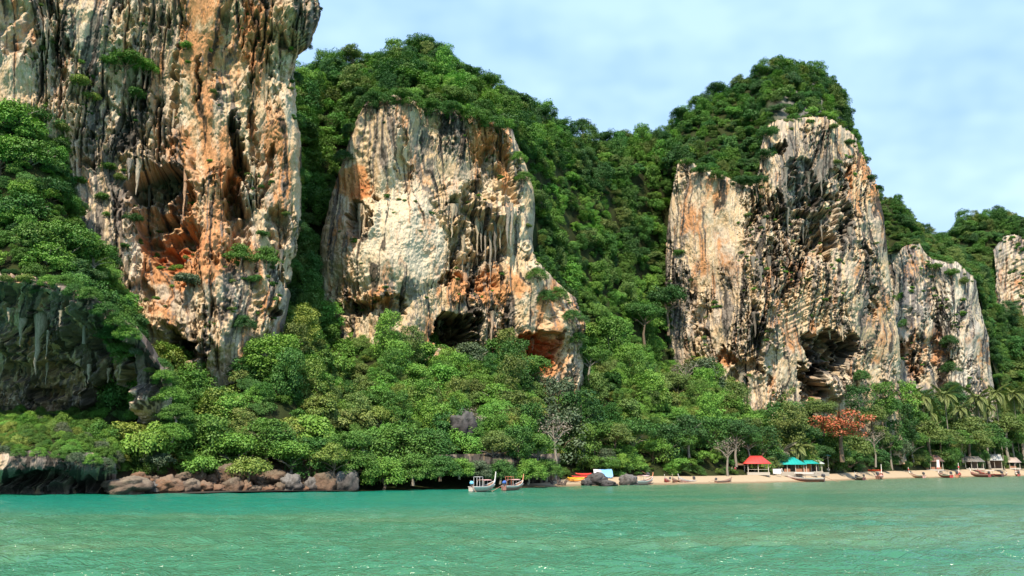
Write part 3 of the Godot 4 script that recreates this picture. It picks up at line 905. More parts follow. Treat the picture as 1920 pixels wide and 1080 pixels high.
func stalactites(o: Node, spots: Array, thick: float, tone := Color(0, 0, 0)) -> void:
	for a in spots:
		var f := on_rock(o, a[0], a[1])
		if f.is_empty():
			continue
		rng.seed = int(a[0] * 7 + a[1])
		var st := SurfaceTool.new()
		st.begin(Mesh.PRIMITIVE_TRIANGLES)
		var l: float = a[2]
		var w: float = thick * (a[3] if a.size() > 3 else rng.randf_range(0.55, 0.95))
		var pts := []
		var radii := []
		for k in 8:
			var t := k / 7.0
			pts.append(Vector3(rng.randf_range(-0.2, 0.2) * w, l * (0.3 - 1.1 * t), rng.randf_range(-0.2, 0.2) * w))
			var body: float = [0.5, 0.66, 0.74, 0.6, 0.32, 0.27, 0.18, 0.05][k] if a.size() > 4 else 1.0 - 0.94 * pow(t, 0.75)
			radii.append(maxf(0.03, w * body * rng.randf_range(0.7, 1.3)))
		st.set_color(tone if tone.r > 0.0 else f[1].lerp(PALE, 0.35))
		tube(st, pts, radii, 7)
		st.generate_normals()
		var s := obj("stalactite", st.commit(), mats["rock"], o)
		s.position = f[0] + Vector3(0, 0, 0.35 * w + (2.2 if tone.r > 0.0 else 0.0))


var land := {}


func build_land() -> void:
	var slope := []
	var slope_cols := [[190, 919, 114, 772, 128], [260, 915, 117, 655, 150], [320, 912, 120, 668, 152], [390, 910, 122, 706, 152], [440, 908, 124, 662, 156], [500, 907, 126, 617, 160], [560, 906, 128, 568, 178], [620, 906, 130, 592, 196], [700, 906, 136, 600, 194], [760, 905, 140, 600, 192], [820, 905, 144, 665, 192], [900, 905, 148, 665, 192], [960, 903, 152, 655, 194], [1020, 902, 160, 690, 198], [1080, 900, 168, 700, 205], [1140, 898, 175, 655, 225], [1200, 896, 184, 650, 245], [1260, 894, 195, 690, 270], [1320, 892, 205, 690, 268], [1380, 892, 215, 745, 266], [1440, 890, 225, 790, 262], [1500, 889, 240, 796, 262], [1600, 888, 268, 792, 268], [1700, 884, 318, 790, 358], [1800, 882, 355, 794, 366], [1900, 880, 400, 800, 430], [2020, 879, 430, 805, 450], [2200, 878, 480, 855, 500]]
	for a in slope_cols:
		if a[0] < 1000:
			slope.append(rise(a[0], a[1], a[2], a[3] + 26.0, a[4]))
			continue
		var e := inland(a[0])
		var y := 0.0
		for k in SHORE.size() - 1:
			if a[0] >= SHORE[k][0]:
				y = lerpf(SHORE[k][3], SHORE[k + 1][3], clampf((a[0] - SHORE[k][0]) / (SHORE[k + 1][0] - SHORE[k][0]), 0.0, 1.0))
		var d1: float = maxf(a[4], e + 60.0)
		var y1: float = a[3] + (26.0 if a[0] < 1410 else 0.0)
		slope.append([Vector3(a[0], y + 3.0, e - 2.0), Vector3(a[0], y - 0.4, e + 1.5), Vector3(a[0], lerpf(y, y1, 0.42), lerpf(e, d1, 0.3)), Vector3(a[0], lerpf(y, y1, 0.78), lerpf(e, d1, 0.62)), Vector3(a[0], y1, d1), Vector3(a[0], y1 - 6, d1 + 14)])
	land.slope = ground("hillside", "steep green slope between the shore and the foot of the cliffs", slope, 240, 60, "shore")
	var hill := []
	for a in [[480, 170, 224, 230, 214, 330, 212, 450, 208, 610, 200], [540, 150, 218, 220, 202, 330, 197, 450, 191, 610, 178], [590, 142, 228, 200, 215, 320, 206, 440, 196, 600, 182], [640, 132, 236, 184, 222, 300, 213, 400, 209, 570, 207], [690, 124, 243, 194, 209, 320, 216, 450, 218, 640, 220], [740, 110, 245, 188, 207, 320, 216, 450, 218, 640, 220], [790, 90, 247, 199, 207, 320, 216, 450, 218, 640, 220], [830, 106, 247, 213, 207, 320, 216, 450, 218, 640, 220], [870, 142, 249, 223, 207, 320, 216, 450, 218, 640, 220], [920, 164, 249, 237, 209, 320, 216, 450, 218, 640, 220], [960, 192, 253, 253, 214, 340, 220, 460, 222, 650, 222], [1000, 208, 262, 270, 236, 350, 227, 470, 222, 650, 214], [1050, 240, 276, 300, 257, 390, 246, 500, 236, 660, 222], [1100, 266, 291, 320, 271, 420, 256, 540, 244, 670, 230], [1150, 266, 301, 320, 281, 420, 269, 540, 256, 660, 242], [1200, 262, 306, 315, 291, 420, 283, 540, 271, 660, 254], [1250, 268, 308, 312, 297, 420, 293, 540, 289, 660, 272], [1310, 280, 312, 315, 303, 420, 301, 540, 300, 660, 300]]:
		hill.append(col(a.slice(0, 1) + [a[1] + 26, a[2] + 25, a[0], a[1] + 18, a[2], a[0], a[3], a[4], a[0], a[5], a[6], a[0], a[7], a[8], a[0], a[9], a[10], a[0], a[9] + 120, a[10] - 3]))
	land.hill = ground("hill", "forested dome and valley between the middle and the right cliff", hill, 130, 70, "")
	var cap := []
	for a in [[1236, 282, 322, 290, 314, 304, 301, 322, 296], [1270, 254, 327, 276, 313, 296, 301, 316, 286], [1310, 220, 330, 250, 313, 290, 299, 329, 281], [1360, 190, 332, 236, 313, 290, 298, 348, 280], [1400, 172, 334, 226, 313, 290, 298, 359, 281], [1430, 152, 334, 196, 313, 266, 296, 337, 284], [1446, 146, 332, 170, 313, 204, 299, 252, 287], [1500, 144, 330, 164, 313, 194, 299, 240, 287], [1545, 160, 328, 184, 313, 210, 301, 246, 290], [1572, 190, 324, 210, 316, 232, 309, 264, 299], [1586, 228, 326, 248, 319, 274, 311, 300, 300], [1612, 304, 326, 318, 321, 334, 313, 347, 305]]:
		cap.append(col([a[0], a[1] + 12, a[2] + 30, a[0], a[1], a[2], a[0], a[3], a[4], a[0], a[5], a[6], a[0], a[7], a[8], a[0], a[7] + 40, a[8] + 12]))
	cap = cap.map(turned)
	land.cap = ground("hilltop", "green dome on top of the tall right tower", cap, 90, 50, "bare")
	var left := []
	for a in [[-100, 105, 150, 260, 136, 410, 128, 512, 120], [0, 108, 148, 260, 135, 410, 127, 515, 119], [50, 150, 146, 280, 134, 410, 126, 520, 119], [92, 236, 145, 330, 134, 440, 126, 535, 119], [140, 436, 139, 470, 131, 510, 126, 562, 119], [185, 500, 139, 530, 133, 566, 128, 608, 120], [226, 576, 141, 596, 135, 624, 130, 650, 121], [262, 628, 141, 640, 135, 654, 130, 672, 123]]:
		left.append(col([a[0], a[1], a[2] + 14, a[0], a[1], a[2], a[0], a[3], a[4], a[0], a[5], a[6], a[0], a[7], a[8], a[0], a[7] + 12, a[8] + 2]))
	land.left = ground("hillside", "wooded ledge in front of the tall left cliff", left, 60, 60, "", 0.4)
	land.shelf = ground("hillside", "bushy shelf on top of the dark ledge at the water", [col([-100, 770, 142, -100, 790, 132, -100, 812, 118, -100, 846, 109]), col([60, 770, 142, 60, 788, 132, 60, 812, 116, 60, 846, 109]), col([130, 775, 142, 130, 795, 132, 130, 818, 116, 130, 850, 109]), col([200, 800, 132, 200, 815, 124, 200, 838, 117, 200, 866, 112]), col([226, 820, 134, 226, 836, 126, 226, 856, 119, 226, 880, 115])], 50, 24, "", 0.2)
	var farh := []
	for a in [[1560, 352, 402, 432, 398, 482, 394], [1640, 374, 402, 428, 394, 482, 388], [1690, 402, 412, 438, 397, 472, 382], [1725, 436, 414, 452, 402, 472, 384], [1765, 462, 422, 492, 407, 512, 389], [1800, 490, 428, 503, 412, 518, 392], [1835, 520, 444, 534, 430, 548, 414], [1850, 560, 450, 590, 440, 640, 425], [1880, 620, 455, 680, 440, 740, 425]]:
		farh.append(col([a[0], a[1] + 10, a[2] + 25, a[0], a[1], a[2], a[0], a[3], a[4], a[0], a[5], a[6]]))
	farh = farh.map(func(c): return pushed(c, 62.0))
	land.far = ground("hilltop", "green crest of the lower grey cliff", farh, 60, 24, "", 0.5)
	var dist := []
	for a in [[1700, 520], [1745, 490], [1780, 455], [1810, 430], [1850, 419], [1880, 416], [1905, 424], [1925, 446], [1960, 472], [2010, 486], [2150, 520]]:
		var y: float = a[1]
		dist.append(col([a[0], y + 10, 640, a[0], y, 610, a[0], lerpf(y, 760, 0.25), 585, a[0], lerpf(y, 760, 0.55), 555, a[0], 760, 515, a[0], 870, 500]))
	land.dist = ground("hill", "farthest forested hill at the right edge", dist, 60, 50, "", 2.0)
	# sand: waterline, wet foot, dry top
	var beach := []
	for a in SHORE:
		var d: float = EYE * FOCAL / (a[1] - 880.0)
		var e := inland(a[0])
		beach.append([Vector3(a[0], 880.0 + (EYE + 0.7) * FOCAL / (d - 12), d - 12), Vector3(a[0], a[1], d), Vector3(a[0], lerpf(a[1], a[3], 0.55), lerpf(d, e, 0.5)), Vector3(a[0], a[3], e), Vector3(a[0], a[3] + 0.2, e + 14)])
	lay(beach, 220, 50)
	var cols := []
	var ps := []
	for j in 50:
		var c := PackedColorArray()
		var p: PackedVector3Array = job.pos[j].duplicate()
		for i in 220:
			var b: float = nz[2].get_noise_2d(p[i].x * 0.25, p[i].z * 0.25)
			p[i].y += b * 0.05
			c.append(Color(0.27, 0.20, 0.12).lerp(Color(0.50, 0.39, 0.26), smoothstep(0.05, 0.5, p[i].y + 0.1 * b)))
		ps.append(p)
		cols.append(c)
	tag(obj("beach", grid_mesh(ps, cols, 220, 50), mats["sand"]), "pale sand beach curving away to the right below the palms", "", "", "structure")


func build_forest() -> void:
	var face := PackedVector2Array([Vector2(705, 225), Vector2(930, 262), Vector2(975, 330), Vector2(985, 500), Vector2(1080, 590), Vector2(1080, 720), Vector2(610, 720), Vector2(610, 540), Vector2(640, 380)])
	var rock_slope := PackedVector2Array([Vector2(1450, 950), Vector2(1450, 700), Vector2(2300, 700), Vector2(2300, 950)])
	var shore := PackedVector2Array([Vector2(150, 950), Vector2(150, 893), Vector2(660, 890), Vector2(700, 868), Vector2(1010, 868), Vector2(1060, 893), Vector2(1440, 889), Vector2(1440, 950)])
	var cave_gap := PackedVector2Array([Vector2(372, 700), Vector2(415, 700), Vector2(420, 760), Vector2(372, 770)])
	forest("hillside_forest", "thick mixed jungle covering the slope below the cliffs down to the shore", land.slope, {"every": 2.4, "size": [1.5, 4.2], "kinds": {"bush": 0.3, "round": 0.32, "drape": 0.16, "tall": 0.19, "sparse": 0.03}, "tones": ["deep green", "mid green", "mid green", "bright green", "bright green", "yellow-green", "olive green"], "clear": [rock_slope, shore, cave_gap]}, 501)
	forest("hilltop_forest", "dark dense jungle on the dome and down the valley beside the middle cliff", land.hill, {"every": 3.3, "size": [1.9, 4.3], "kinds": {"bush": 0.15, "round": 0.42, "layered": 0.1, "tall": 0.3, "sparse": 0.03}, "tones": ["dark green", "deep green", "mid green", "mid green", "mid green", "olive green", "bright green", "bright green"], "clear": [face]}, 502)
	var bare := PackedVector2Array([Vector2(1462, 185), Vector2(1560, 182), Vector2(1600, 215), Vector2(1590, 300), Vector2(1450, 300)])
	forest("hilltop_forest", "dense jungle draped over the top of the tall right tower", land.cap, {"every": 3.2, "size": [1.8, 4.4], "kinds": {"bush": 0.16, "round": 0.48, "layered": 0.1, "tall": 0.26}, "tones": ["dark green", "deep green", "mid green", "mid green", "bright green", "olive green"], "clear": [bare], "leave": 0.5}, 503)
	forest("ledge_forest", "broad leafy trees crowding the ledge before the left cliff", land.left, {"every": 1.9, "size": [1.1, 2.6], "kinds": {"bush": 0.2, "round": 0.5, "layered": 0.3}, "tones": ["dark green", "deep green", "mid green", "bright green", "mid green"]}, 504)
	forest("shelf_bushes", "shaggy bright bushes on the dark ledge at the water's edge", land.shelf, {"category": "bushes", "every": 0.95, "size": [0.7, 1.6], "kinds": {"bush": 0.6, "drape": 0.4}, "tones": ["mid green", "bright green", "yellow-green", "grey-green"]}, 505)
	forest("crest_forest", "jungle along the crest of the lower grey cliff", land.far, {"every": 3.6, "size": [2.4, 5.0], "kinds": {"bush": 0.3, "round": 0.5, "tall": 0.2}, "tones": ["dark green", "deep green", "mid green", "olive green"]}, 506)
	var band := PackedVector2Array([Vector2(1870, 445), Vector2(2030, 460), Vector2(2030, 600), Vector2(1880, 580)])
	forest("distant_forest", "jungle covering the farthest hill at the right edge", land.dist, {"every": 5.0, "size": [3.4, 7.0], "kinds": {"bush": 0.2, "round": 0.6, "tall": 0.2}, "tones": ["dark green", "deep green", "mid green", "olive green"], "clear": [band]}, 507)
	forest("coastal_grove", "dense shady trees and undergrowth behind the sand at the right", land.slope, {"every": 3.6, "size": [2.2, 5.6], "kinds": {"bush": 0.25, "round": 0.5, "tall": 0.25}, "tones": ["dark green", "deep green", "mid green", "olive green"], "clear": [PackedVector2Array([Vector2(100, 950), Vector2(100, 500), Vector2(1450, 500), Vector2(1450, 950)]), PackedVector2Array([Vector2(1440, 950), Vector2(1440, 887), Vector2(1600, 883), Vector2(1700, 879.6), Vector2(1800, 877.6), Vector2(1900, 876), Vector2(2300, 874), Vector2(2300, 950)])]}, 508)


func build_tufts() -> void:
	var cliffs := []
	for g in grids:
		cliffs.append(g)
	tufts(cliffs[0], "small shrubs and grass rooted in cracks of the tall left cliff", 150, 521, 0.8)
	tufts(cliffs[1], "small shrubs rooted in cracks of the middle cliff", 90, 522, 0.8)
	tufts(cliffs[2], "small shrubs rooted in cracks of the tall right cliff", 170, 523, 1.1)
	tufts(cliffs[3], "small shrubs rooted in cracks of the lower grey cliff", 110, 524, 1.8)
	tufts(cliffs[4], "small shrubs on the bands of the distant cliff", 60, 525, 2.2)


func build_sea() -> void:
	var nu := 420
	var nv := 330
	var pos := []
	var cols := []
	var w1 := noise(71, 2)
	var w2 := noise(72, 2)
	var w3 := noise(73, 3)
	for j in nv:
		var t := j / (nv - 1.0)
		var d := EYE * FOCAL / lerpf(6.0, 260.0, pow(t, 1.0)) if j > 0 else 1400.0
		var p := PackedVector3Array()
		var c := PackedColorArray()
		for i in nu:
			var x := d * tan(deg_to_rad(lerpf(-44.0, 44.0, i / (nu - 1.0))))
			var fade := smoothstep(120.0, 45.0, d)
			var far := smoothstep(420.0, 120.0, d)
			var h := w1.get_noise_2d(x * 0.30 + d * 0.06, d * 0.62) * 0.15 * fade + w3.get_noise_2d(x * 0.8, d * 1.4) * 0.016 * smoothstep(60.0, 30.0, d) + w2.get_noise_2d(x * 0.10, d * 0.22) * 0.14 * far
			p.append(Vector3(x, h, -d))
			# clear green water over sand, bluer in the channel near the left shore, milky in the shallows
			var m := w2.get_noise_2d(x * 0.02 + 5.0, d * 0.05)
			var k := Color(0.046, 0.172, 0.084).lerp(Color(0.085, 0.19, 0.088), clampf(0.5 + 1.6 * m, 0.0, 1.0))
			var blue := smoothstep(52.0, 80.0, d + 8.0 * m) * smoothstep(30.0, -20.0, x)
			k = k.lerp(Color(0.008, 0.20, 0.13), blue * 0.92)
			k = k.lerp(Color(0.14, 0.225, 0.13), smoothstep(90.0, 170.0, d) * smoothstep(-10.0, 60.0, x) * 0.8)
			c.append(k)
		pos.append(p)
		cols.append(c)
	var mesh := grid_mesh(pos, cols, nu, nv)
	var m := mat("water", Color(1, 1, 1), 0.19, 0.4)
	m.vertex_color_use_as_albedo = true
	m.uv1_triplanar = true
	m.uv1_world_triplanar = true
	m.uv1_scale = Vector3(0.11, 0.11, 0.21)
	m.heightmap_enabled = true
	m.heightmap_texture = ImageTexture.create_from_image(noise_image(512, noise(81, 2), 4.0, 4.0, 0.1, 0.9, noise(82, 2), 10.0, 10.0, 0.35))
	m.heightmap_scale = 10.0
	tag(obj("sea", mesh, m), "calm green sea with small ripples filling the foreground", "", "", "structure")
	var bed := PlaneMesh.new()
	bed.size = Vector2(6000, 6000)
	var b := obj("ground", bed, mat("seabed", Color(0.05, 0.22, 0.14), 0.9, 0.2))
	b.position = Vector3(0, -1.2, 0)
	tag(b, "sea floor under the whole bay", "", "", "structure")


# small tufts rooted on ledges of a rock face
func tufts(o: Node, label: String, count: int, seed_: int, size: float) -> void:
	rng.seed = seed_
	var g: Dictionary = grids[o]
	var rows: int = g.out.size()
	var lots := {}
	var tints := {}
	var made := 0
	for k in count * 60:
		if made >= count:
			break
		var j := rng.randi_range(4, rows - 6)
		var line: PackedVector3Array = g.out[j]
		var i := rng.randi_range(6, line.size() - 7)
		var q: Vector3 = g.drawn[j][i]
		if q.x < -10 or q.x > 1930 or q.y < 0:
			continue
		var du := line[i + 1] - line[i - 1]
		var dv: Vector3 = g.out[j + 1][i] - g.out[j - 1][i]
		var n := dv.cross(du).normalized()
		if n.y < 0.45 or nz[1].get_noise_2d(q.x * 0.012, q.y * 0.012) < -0.05:
			continue
		made += 1
		var r := size * rng.randf_range(0.5, 1.2)
		var kind: String = "bush" if rng.randf() < 0.7 else "round"
		var key := kind + " %d" % (rng.randi() % 2)
		if not lots.has(key):
			lots[key] = []
			tints[key] = []
		lots[key].append(Transform3D(Basis(Vector3.UP, rng.randf() * TAU).scaled(Vector3(r, r * rng.randf_range(0.7, 1.3), r)), line[i] - Vector3(0, 0.15 * r, 0)))
		var tone: Color = TONES[["mid green", "olive green", "deep green", "bright green"][rng.randi() % 4]]
		tints[key].append(tone * rng.randf_range(0.8, 1.15))
	var root := Node3D.new()
	root.name = numbered("cliff_shrubs", self)
	add_child(root, true)
	tag(root, label, "shrubs", "", "stuff")
	for key in lots:
		var parts: PackedStringArray = key.split(" ")
		masses(root, crowns[parts[0]][int(parts[1])], mats["leaves"], lots[key], tints[key])


# ---------------------------------------------------------------- single trees, shrubs, palms
const KIND_WORDS := {"round": "broadleaf tree", "layered": "spreading tree", "tall": "upright bushy tree", "drape": "vine-draped tree", "bush": "shrub", "flame": "spreading flame tree"}
const ORDINAL := ["first", "second", "third", "fourth", "fifth", "sixth", "seventh", "eighth", "ninth", "tenth", "eleventh", "twelfth", "thirteenth", "fourteenth", "fifteenth", "sixteenth"]
const LIFT := {"drape": 0.3, "bush": 0.3, "flame": 0.5}
const CROWN_TALL := {"round": 1.45, "layered": 1.15, "tall": 2.3, "drape": 1.45, "flame": 1.45, "sparse": 1.4, "bush": 0.9}
var tree_protos := {}


func tree(called: String, kind: String, tone: String, label: String, category: String, group: String, top: Vector3, r: float, turn: float, squash := 1.0, bark := "bark") -> Node3D:
	var key := kind + tone + bark
	var o: Node3D
	if tree_protos.has(key):
		o = tree_protos[key].duplicate()
		o.name = numbered(called, self)
		add_child(o, true)
		tag(o, label, category, group)
	else:
		o = thing(called, label, category, Vector3.ZERO, 0.0, group)
		var k := absi(key.hash()) % 2
		var list: Array = crowns[kind]
		obj("trunk", crowns[(kind if kind != "bush" else "round") + " trunk"][k], mats[bark], o).position.y = 0.9
		if kind in ["bush", "drape", "round"]:
			o.get_child(0).scale = Vector3(1, 0.75 if kind == "round" else 0.25, 1)
			o.get_child(0).position.y = 0.8 if kind == "round" else 0.35
		obj("crown", list[k % list.size()], mats["leaves " + tone], o).position.y = LIFT.get(kind, 0.9)
		tree_protos[key] = o
	o.position = top - Vector3(0, (CROWN_TALL[kind] + LIFT.get(kind, 0.9)) * squash * r, 0)
	if kind == "bush":
		o.position.y -= 0.45 * r
	o.scale = Vector3(r, r * squash, r)
	o.rotation.y = turn
	return o


# a row of trees: [drawing x of the crown, y of its top, distance, radius, kind, tone]
func row(place: String, group: String, list: Array, shift := 0) -> void:
	list.sort_custom(func(p, q): return p[0] < q[0])
	for k in list.size():
		var a: Array = list[k]
		var d: float = a[2]
		if shift == 1:
			d = maxf(d, inland(a[0]) + a[3] * (0.35 if a[4] == "layered" else 0.9) + (26.0 if a[0] > 1702.0 and a[1] < 740.0 else 3.0))
		elif shift == 2:
			d += maxf(0.0, a[0] - 1420.0) / 270.0 * 54.0
		elif shift == 4:
			a[3] *= 1.3
		var size := "small " if a[3] < 3.0 else "large " if a[3] > 7.5 else ""
		var which: String = "leftmost" if k == 0 else "rightmost" if k == list.size() - 1 else nth(k) + " from left"
		var called: String = {"drape": "vine_mound", "bush": "shrub"}.get(a[4], "tree")
		tree(called, a[4], a[5], "%s%s %s, %s of the trees %s" % [size, a[5], KIND_WORDS[a[4]], which, place], "tree", group, at(a[0], a[1], d), a[3] * d / a[2], a[0] * 0.37, 0.85 + 0.3 * hash2(int(a[0]), int(a[1])), "pale bark" if hash2(int(a[1]), 3) > 0.6 else "bark")


func build_trees() -> void:
	row("above the brown boulders", "trees above the boulders", [[262, 812, 122, 3.0, "round", "bright green"], [300, 824, 120, 2.0, "bush", "grey-green"], [336, 778, 128, 4.2, "layered", "mid green"], [382, 826, 120, 2.4, "bush", "bright green"], [410, 765, 132, 3.8, "round", "deep green"], [446, 802, 126, 3.4, "round", "bright green"], [470, 828, 121, 2.6, "bush", "yellow-green"], [505, 790, 128, 3.9, "layered", "mid green"], [548, 818, 127, 3.0, "round", "bright green"], [586, 804, 128, 3.0, "tall", "deep green"], [628, 822, 126, 2.6, "round", "yellow-green"], [655, 800, 130, 3.0, "round", "mid green"]], 4)
	row("beside the dark overhang", "green mounds beside the overhang", [[300, 660, 124, 2.0, "drape", "deep green"], [314, 684, 123, 2.0, "drape", "mid green"], [324, 712, 122, 2.2, "drape", "bright green"], [333, 744, 121, 2.4, "drape", "mid green"], [326, 780, 120, 2.6, "drape", "bright green"]])
	row("over the dark rock bank", "trees over the rock bank", [[672, 826, 129, 3.4, "drape", "mid green"], [690, 778, 138, 5.0, "drape", "mid green"], [722, 836, 131, 3.6, "drape", "bright green"], [752, 766, 141, 6.0, "drape", "mid green"], [776, 830, 134, 3.8, "drape", "mid green"], [806, 784, 142, 4.6, "drape", "deep green"], [826, 838, 137, 3.4, "drape", "deep green"], [862, 846, 140, 3.0, "drape", "bright green"], [896, 850, 143, 2.8, "drape", "grey-green"], [925, 800, 149, 4.0, "round", "olive green"], [938, 846, 146, 3.0, "drape", "deep green"], [972, 786, 152, 3.4, "tall", "deep green"], [1006, 806, 156, 4.0, "round", "mid green"], [990, 844, 151, 3.2, "drape", "bright green"], [1024, 846, 156, 3.0, "drape", "mid green"]])
	row("behind the kayaks", "trees behind the near sand", [[1046, 742, 170, 6.4, "tall", "grey-green"], [1086, 716, 180, 5.6, "tall", "dark green"], [1112, 778, 176, 4.6, "round", "mid green"], [1136, 842, 172, 2.6, "layered", "grey-green"], [1152, 790, 182, 4.8, "layered", "olive green"], [1186, 776, 188, 5.2, "round", "deep green"], [1222, 816, 188, 3.8, "round", "bright green"], [1246, 780, 198, 5.0, "tall", "dark green"]], 1)
	row("left of the red roof", "trees left of the red roof", [[1270, 806, 200, 4.4, "round", "mid green"], [1290, 780, 208, 5.2, "layered", "dark green"], [1316, 828, 202, 3.0, "bush", "bright green"], [1330, 768, 214, 5.4, "tall", "deep green"], [1376, 776, 218, 5.0, "round", "dark green"], [1402, 806, 216, 4.0, "round", "deep green"], [1426, 786, 224, 5.2, "tall", "dark green"], [1446, 830, 220, 3.2, "round", "bright green"]], 1)
	row("below the middle cliff", "trees on the middle slope", [[446, 690, 160, 4.0, "round", "grey-green"], [488, 648, 166, 4.0, "round", "mid green"], [530, 612, 172, 4.2, "drape", "bright green"], [572, 650, 172, 4.6, "round", "bright green"], [606, 592, 182, 4.6, "drape", "mid green"], [640, 640, 178, 4.6, "layered", "bright green"], [684, 594, 188, 5.4, "drape", "deep green"], [724, 640, 182, 4.6, "round", "dark green"], [767, 592, 189, 4.0, "drape", "deep green"], [806, 668, 182, 4.4, "round", "mid green"], [884, 646, 187, 5.6, "layered", "grey-green"], [944, 664, 188, 4.6, "round", "bright green"], [992, 660, 192, 4.8, "round", "mid green"], [1046, 690, 192, 5.2, "tall", "grey-green"]])
	row("across the lower slope", "trees across the lower slope", [[458, 742, 148, 3.6, "layered", "olive green"], [520, 722, 152, 4.0, "round", "bright green"], [580, 732, 152, 4.2, "layered", "deep green"], [640, 706, 160, 4.4, "round", "yellow-green"], [700, 712, 160, 4.4, "layered", "olive green"], [748, 700, 164, 4.2, "round", "bright green"], [828, 738, 160, 4.0, "drape", "bright green"], [880, 712, 170, 4.6, "round", "olive green"], [934, 722, 170, 4.4, "layered", "bright green"], [986, 742, 168, 4.2, "tall", "deep green"]])
	row("in the central gully", "trees in the gully", [[1104, 640, 216, 5.0, "round", "mid green"], [1142, 580, 236, 6.0, "tall", "mid green"], [1180, 630, 232, 5.0, "drape", "bright green"], [1206, 560, 254, 6.0, "round", "deep green"], [1250, 528, 268, 7.0, "round", "dark green"], [1268, 690, 246, 5.0, "round", "olive green"], [1322, 656, 260, 6.4, "tall", "grey-green"], [1362, 720, 246, 5.0, "drape", "bright green"], [1404, 752, 244, 5.0, "bush", "bright green"]])
	row("on the middle dome skyline", "skyline trees of the middle dome", [[604, 116, 236, 4.0, "round", "deep green"], [632, 110, 238, 4.4, "round", "dark green"], [662, 82, 240, 4.8, "round", "olive green"], [704, 100, 244, 4.6, "round", "mid green"], [748, 88, 246, 4.8, "layered", "olive green"], [790, 64, 248, 5.0, "round", "mid green"], [822, 84, 248, 4.4, "layered", "dark green"], [862, 120, 248, 4.6, "round", "dark green"], [884, 122, 249, 3.8, "round", "deep green"], [914, 134, 250, 4.2, "round", "mid green"], [948, 166, 253, 4.0, "round", "dark green"], [982, 178, 258, 4.2, "round", "deep green"]])
	row("on the saddle skyline", "skyline trees of the saddle", [[1018, 196, 268, 4.6, "round", "dark green"], [1052, 218, 280, 4.6, "round", "deep green"], [1092, 226, 290, 5.0, "layered", "dark green"], [1136, 242, 298, 5.0, "round", "dark green"], [1164, 240, 304, 4.6, "round", "olive green"], [1204, 240, 306, 5.4, "layered", "mid green"], [1232, 246, 308, 4.8, "round", "dark green"]])
	row("on the right dome skyline", "skyline trees of the right dome", [[1276, 202, 326, 5.0, "round", "dark green"], [1310, 178, 330, 5.4, "round", "mid green"], [1344, 154, 332, 5.4, "round", "dark green"], [1390, 138, 334, 5.8, "round", "olive green"], [1428, 120, 334, 5.6, "round", "mid green"], [1464, 112, 333, 6.0, "round", "bright green"], [1506, 114, 331, 5.6, "round", "mid green"], [1540, 138, 328, 5.2, "round", "olive green"], [1562, 166, 322, 4.4, "round", "dark green"], [1584, 202, 318, 4.0, "round", "dark green"], [1598, 246, 312, 3.4, "round", "deep green"], [1618, 292, 316, 3.0, "round", "dark green"]], 2)
	row("on the left ledge", "trees on the left ledge", [[14, 96, 146, 4.4, "round", "olive green"], [58, 134, 144, 3.6, "round", "dark green"], [24, 196, 136, 5.6, "layered", "bright green"], [88, 206, 141, 3.6, "round", "deep green"], [60, 268, 132, 4.8, "layered", "mid green"], [8, 250, 131, 4.6, "round", "bright green"], [96, 330, 131, 3.8, "round", "dark green"], [44, 368, 127, 5.0, "layered", "deep green"], [130, 412, 127, 4.8, "round", "mid green"], [182, 446, 130, 3.6, "round", "mid green"], [90, 460, 122, 3.8, "layered", "bright green"], [170, 520, 122, 3.8, "round", "deep green"], [226, 560, 124, 2.6, "tall", "mid green"]])
	row("under the tall right cliff", "trees under the right cliff", [[1468, 738, 250, 7.0, "tall", "deep green"], [1500, 790, 246, 5.4, "round", "dark green"], [1540, 742, 262, 6.0, "round", "olive green"], [1606, 712, 282, 5.6, "tall", "dark green"], [1648, 704, 300, 6.0, "tall", "mid green"], [1692, 702, 330, 6.4, "tall", "bright green"], [1730, 722, 340, 6.0, "tall", "dark green"], [1790, 726, 362, 7.0, "tall", "dark green"], [1600, 812, 252, 6.2, "layered", "olive green"], [1560, 832, 246, 4.6, "round", "mid green"], [1590, 838, 250, 4.4, "round", "deep green"], [1534, 830, 246, 4.0, "round", "dark green"], [1646, 790, 276, 6.4, "round", "olive green"], [1676, 816, 286, 5.8, "round", "grey-green"], [1632, 752, 290, 6.0, "round", "olive green"], [1656, 738, 300, 6.6, "round", "deep green"], [1684, 744, 306, 6.6, "tall", "dark green"], [1704, 764, 306, 6.0, "round", "mid green"], [1664, 776, 298, 6.0, "tall", "deep green"], [1692, 800, 300, 5.6, "round", "dark green"]], 1)
	row("along the far beach", "trees along the far beach", [[1706, 806, 298, 5.8, "round", "mid green"], [1736, 784, 330, 9.0, "layered", "olive green"], [1772, 802, 330, 7.4, "layered", "olive green"], [1812, 778, 352, 10.0, "layered", "olive green"], [1848, 796, 356, 8.4, "layered", "deep green"], [1882, 776, 388, 10.5, "layered", "olive green"], [1914, 792, 392, 9.5, "layered", "mid green"], [1950, 786, 410, 10.0, "layered", "olive green"], [1762, 812, 320, 5.4, "layered", "deep green"], [1800, 808, 345, 6.6, "layered", "mid green"], [1834, 812, 350, 6.4, "layered", "olive green"], [1862, 814, 370, 6.8, "layered", "deep green"], [1896, 806, 385, 7.4, "layered", "mid green"]], 1)
	tree("flame_tree", "flame", "orange-red", "flame tree with orange-red leaves behind the white roof", "tree", "", at(1572, 764, 256), 9.6, 0.4, 0.82)
	var bare := tree("tree", "sparse", "bare grey", "half bare greyish tree left of the red roofed hut", "tree", "", at(1362, 824, 206), 4.2, 0.0, 1.0, "pale bark")
	bare.scale = Vector3(4.2, 4.6, 4.2)
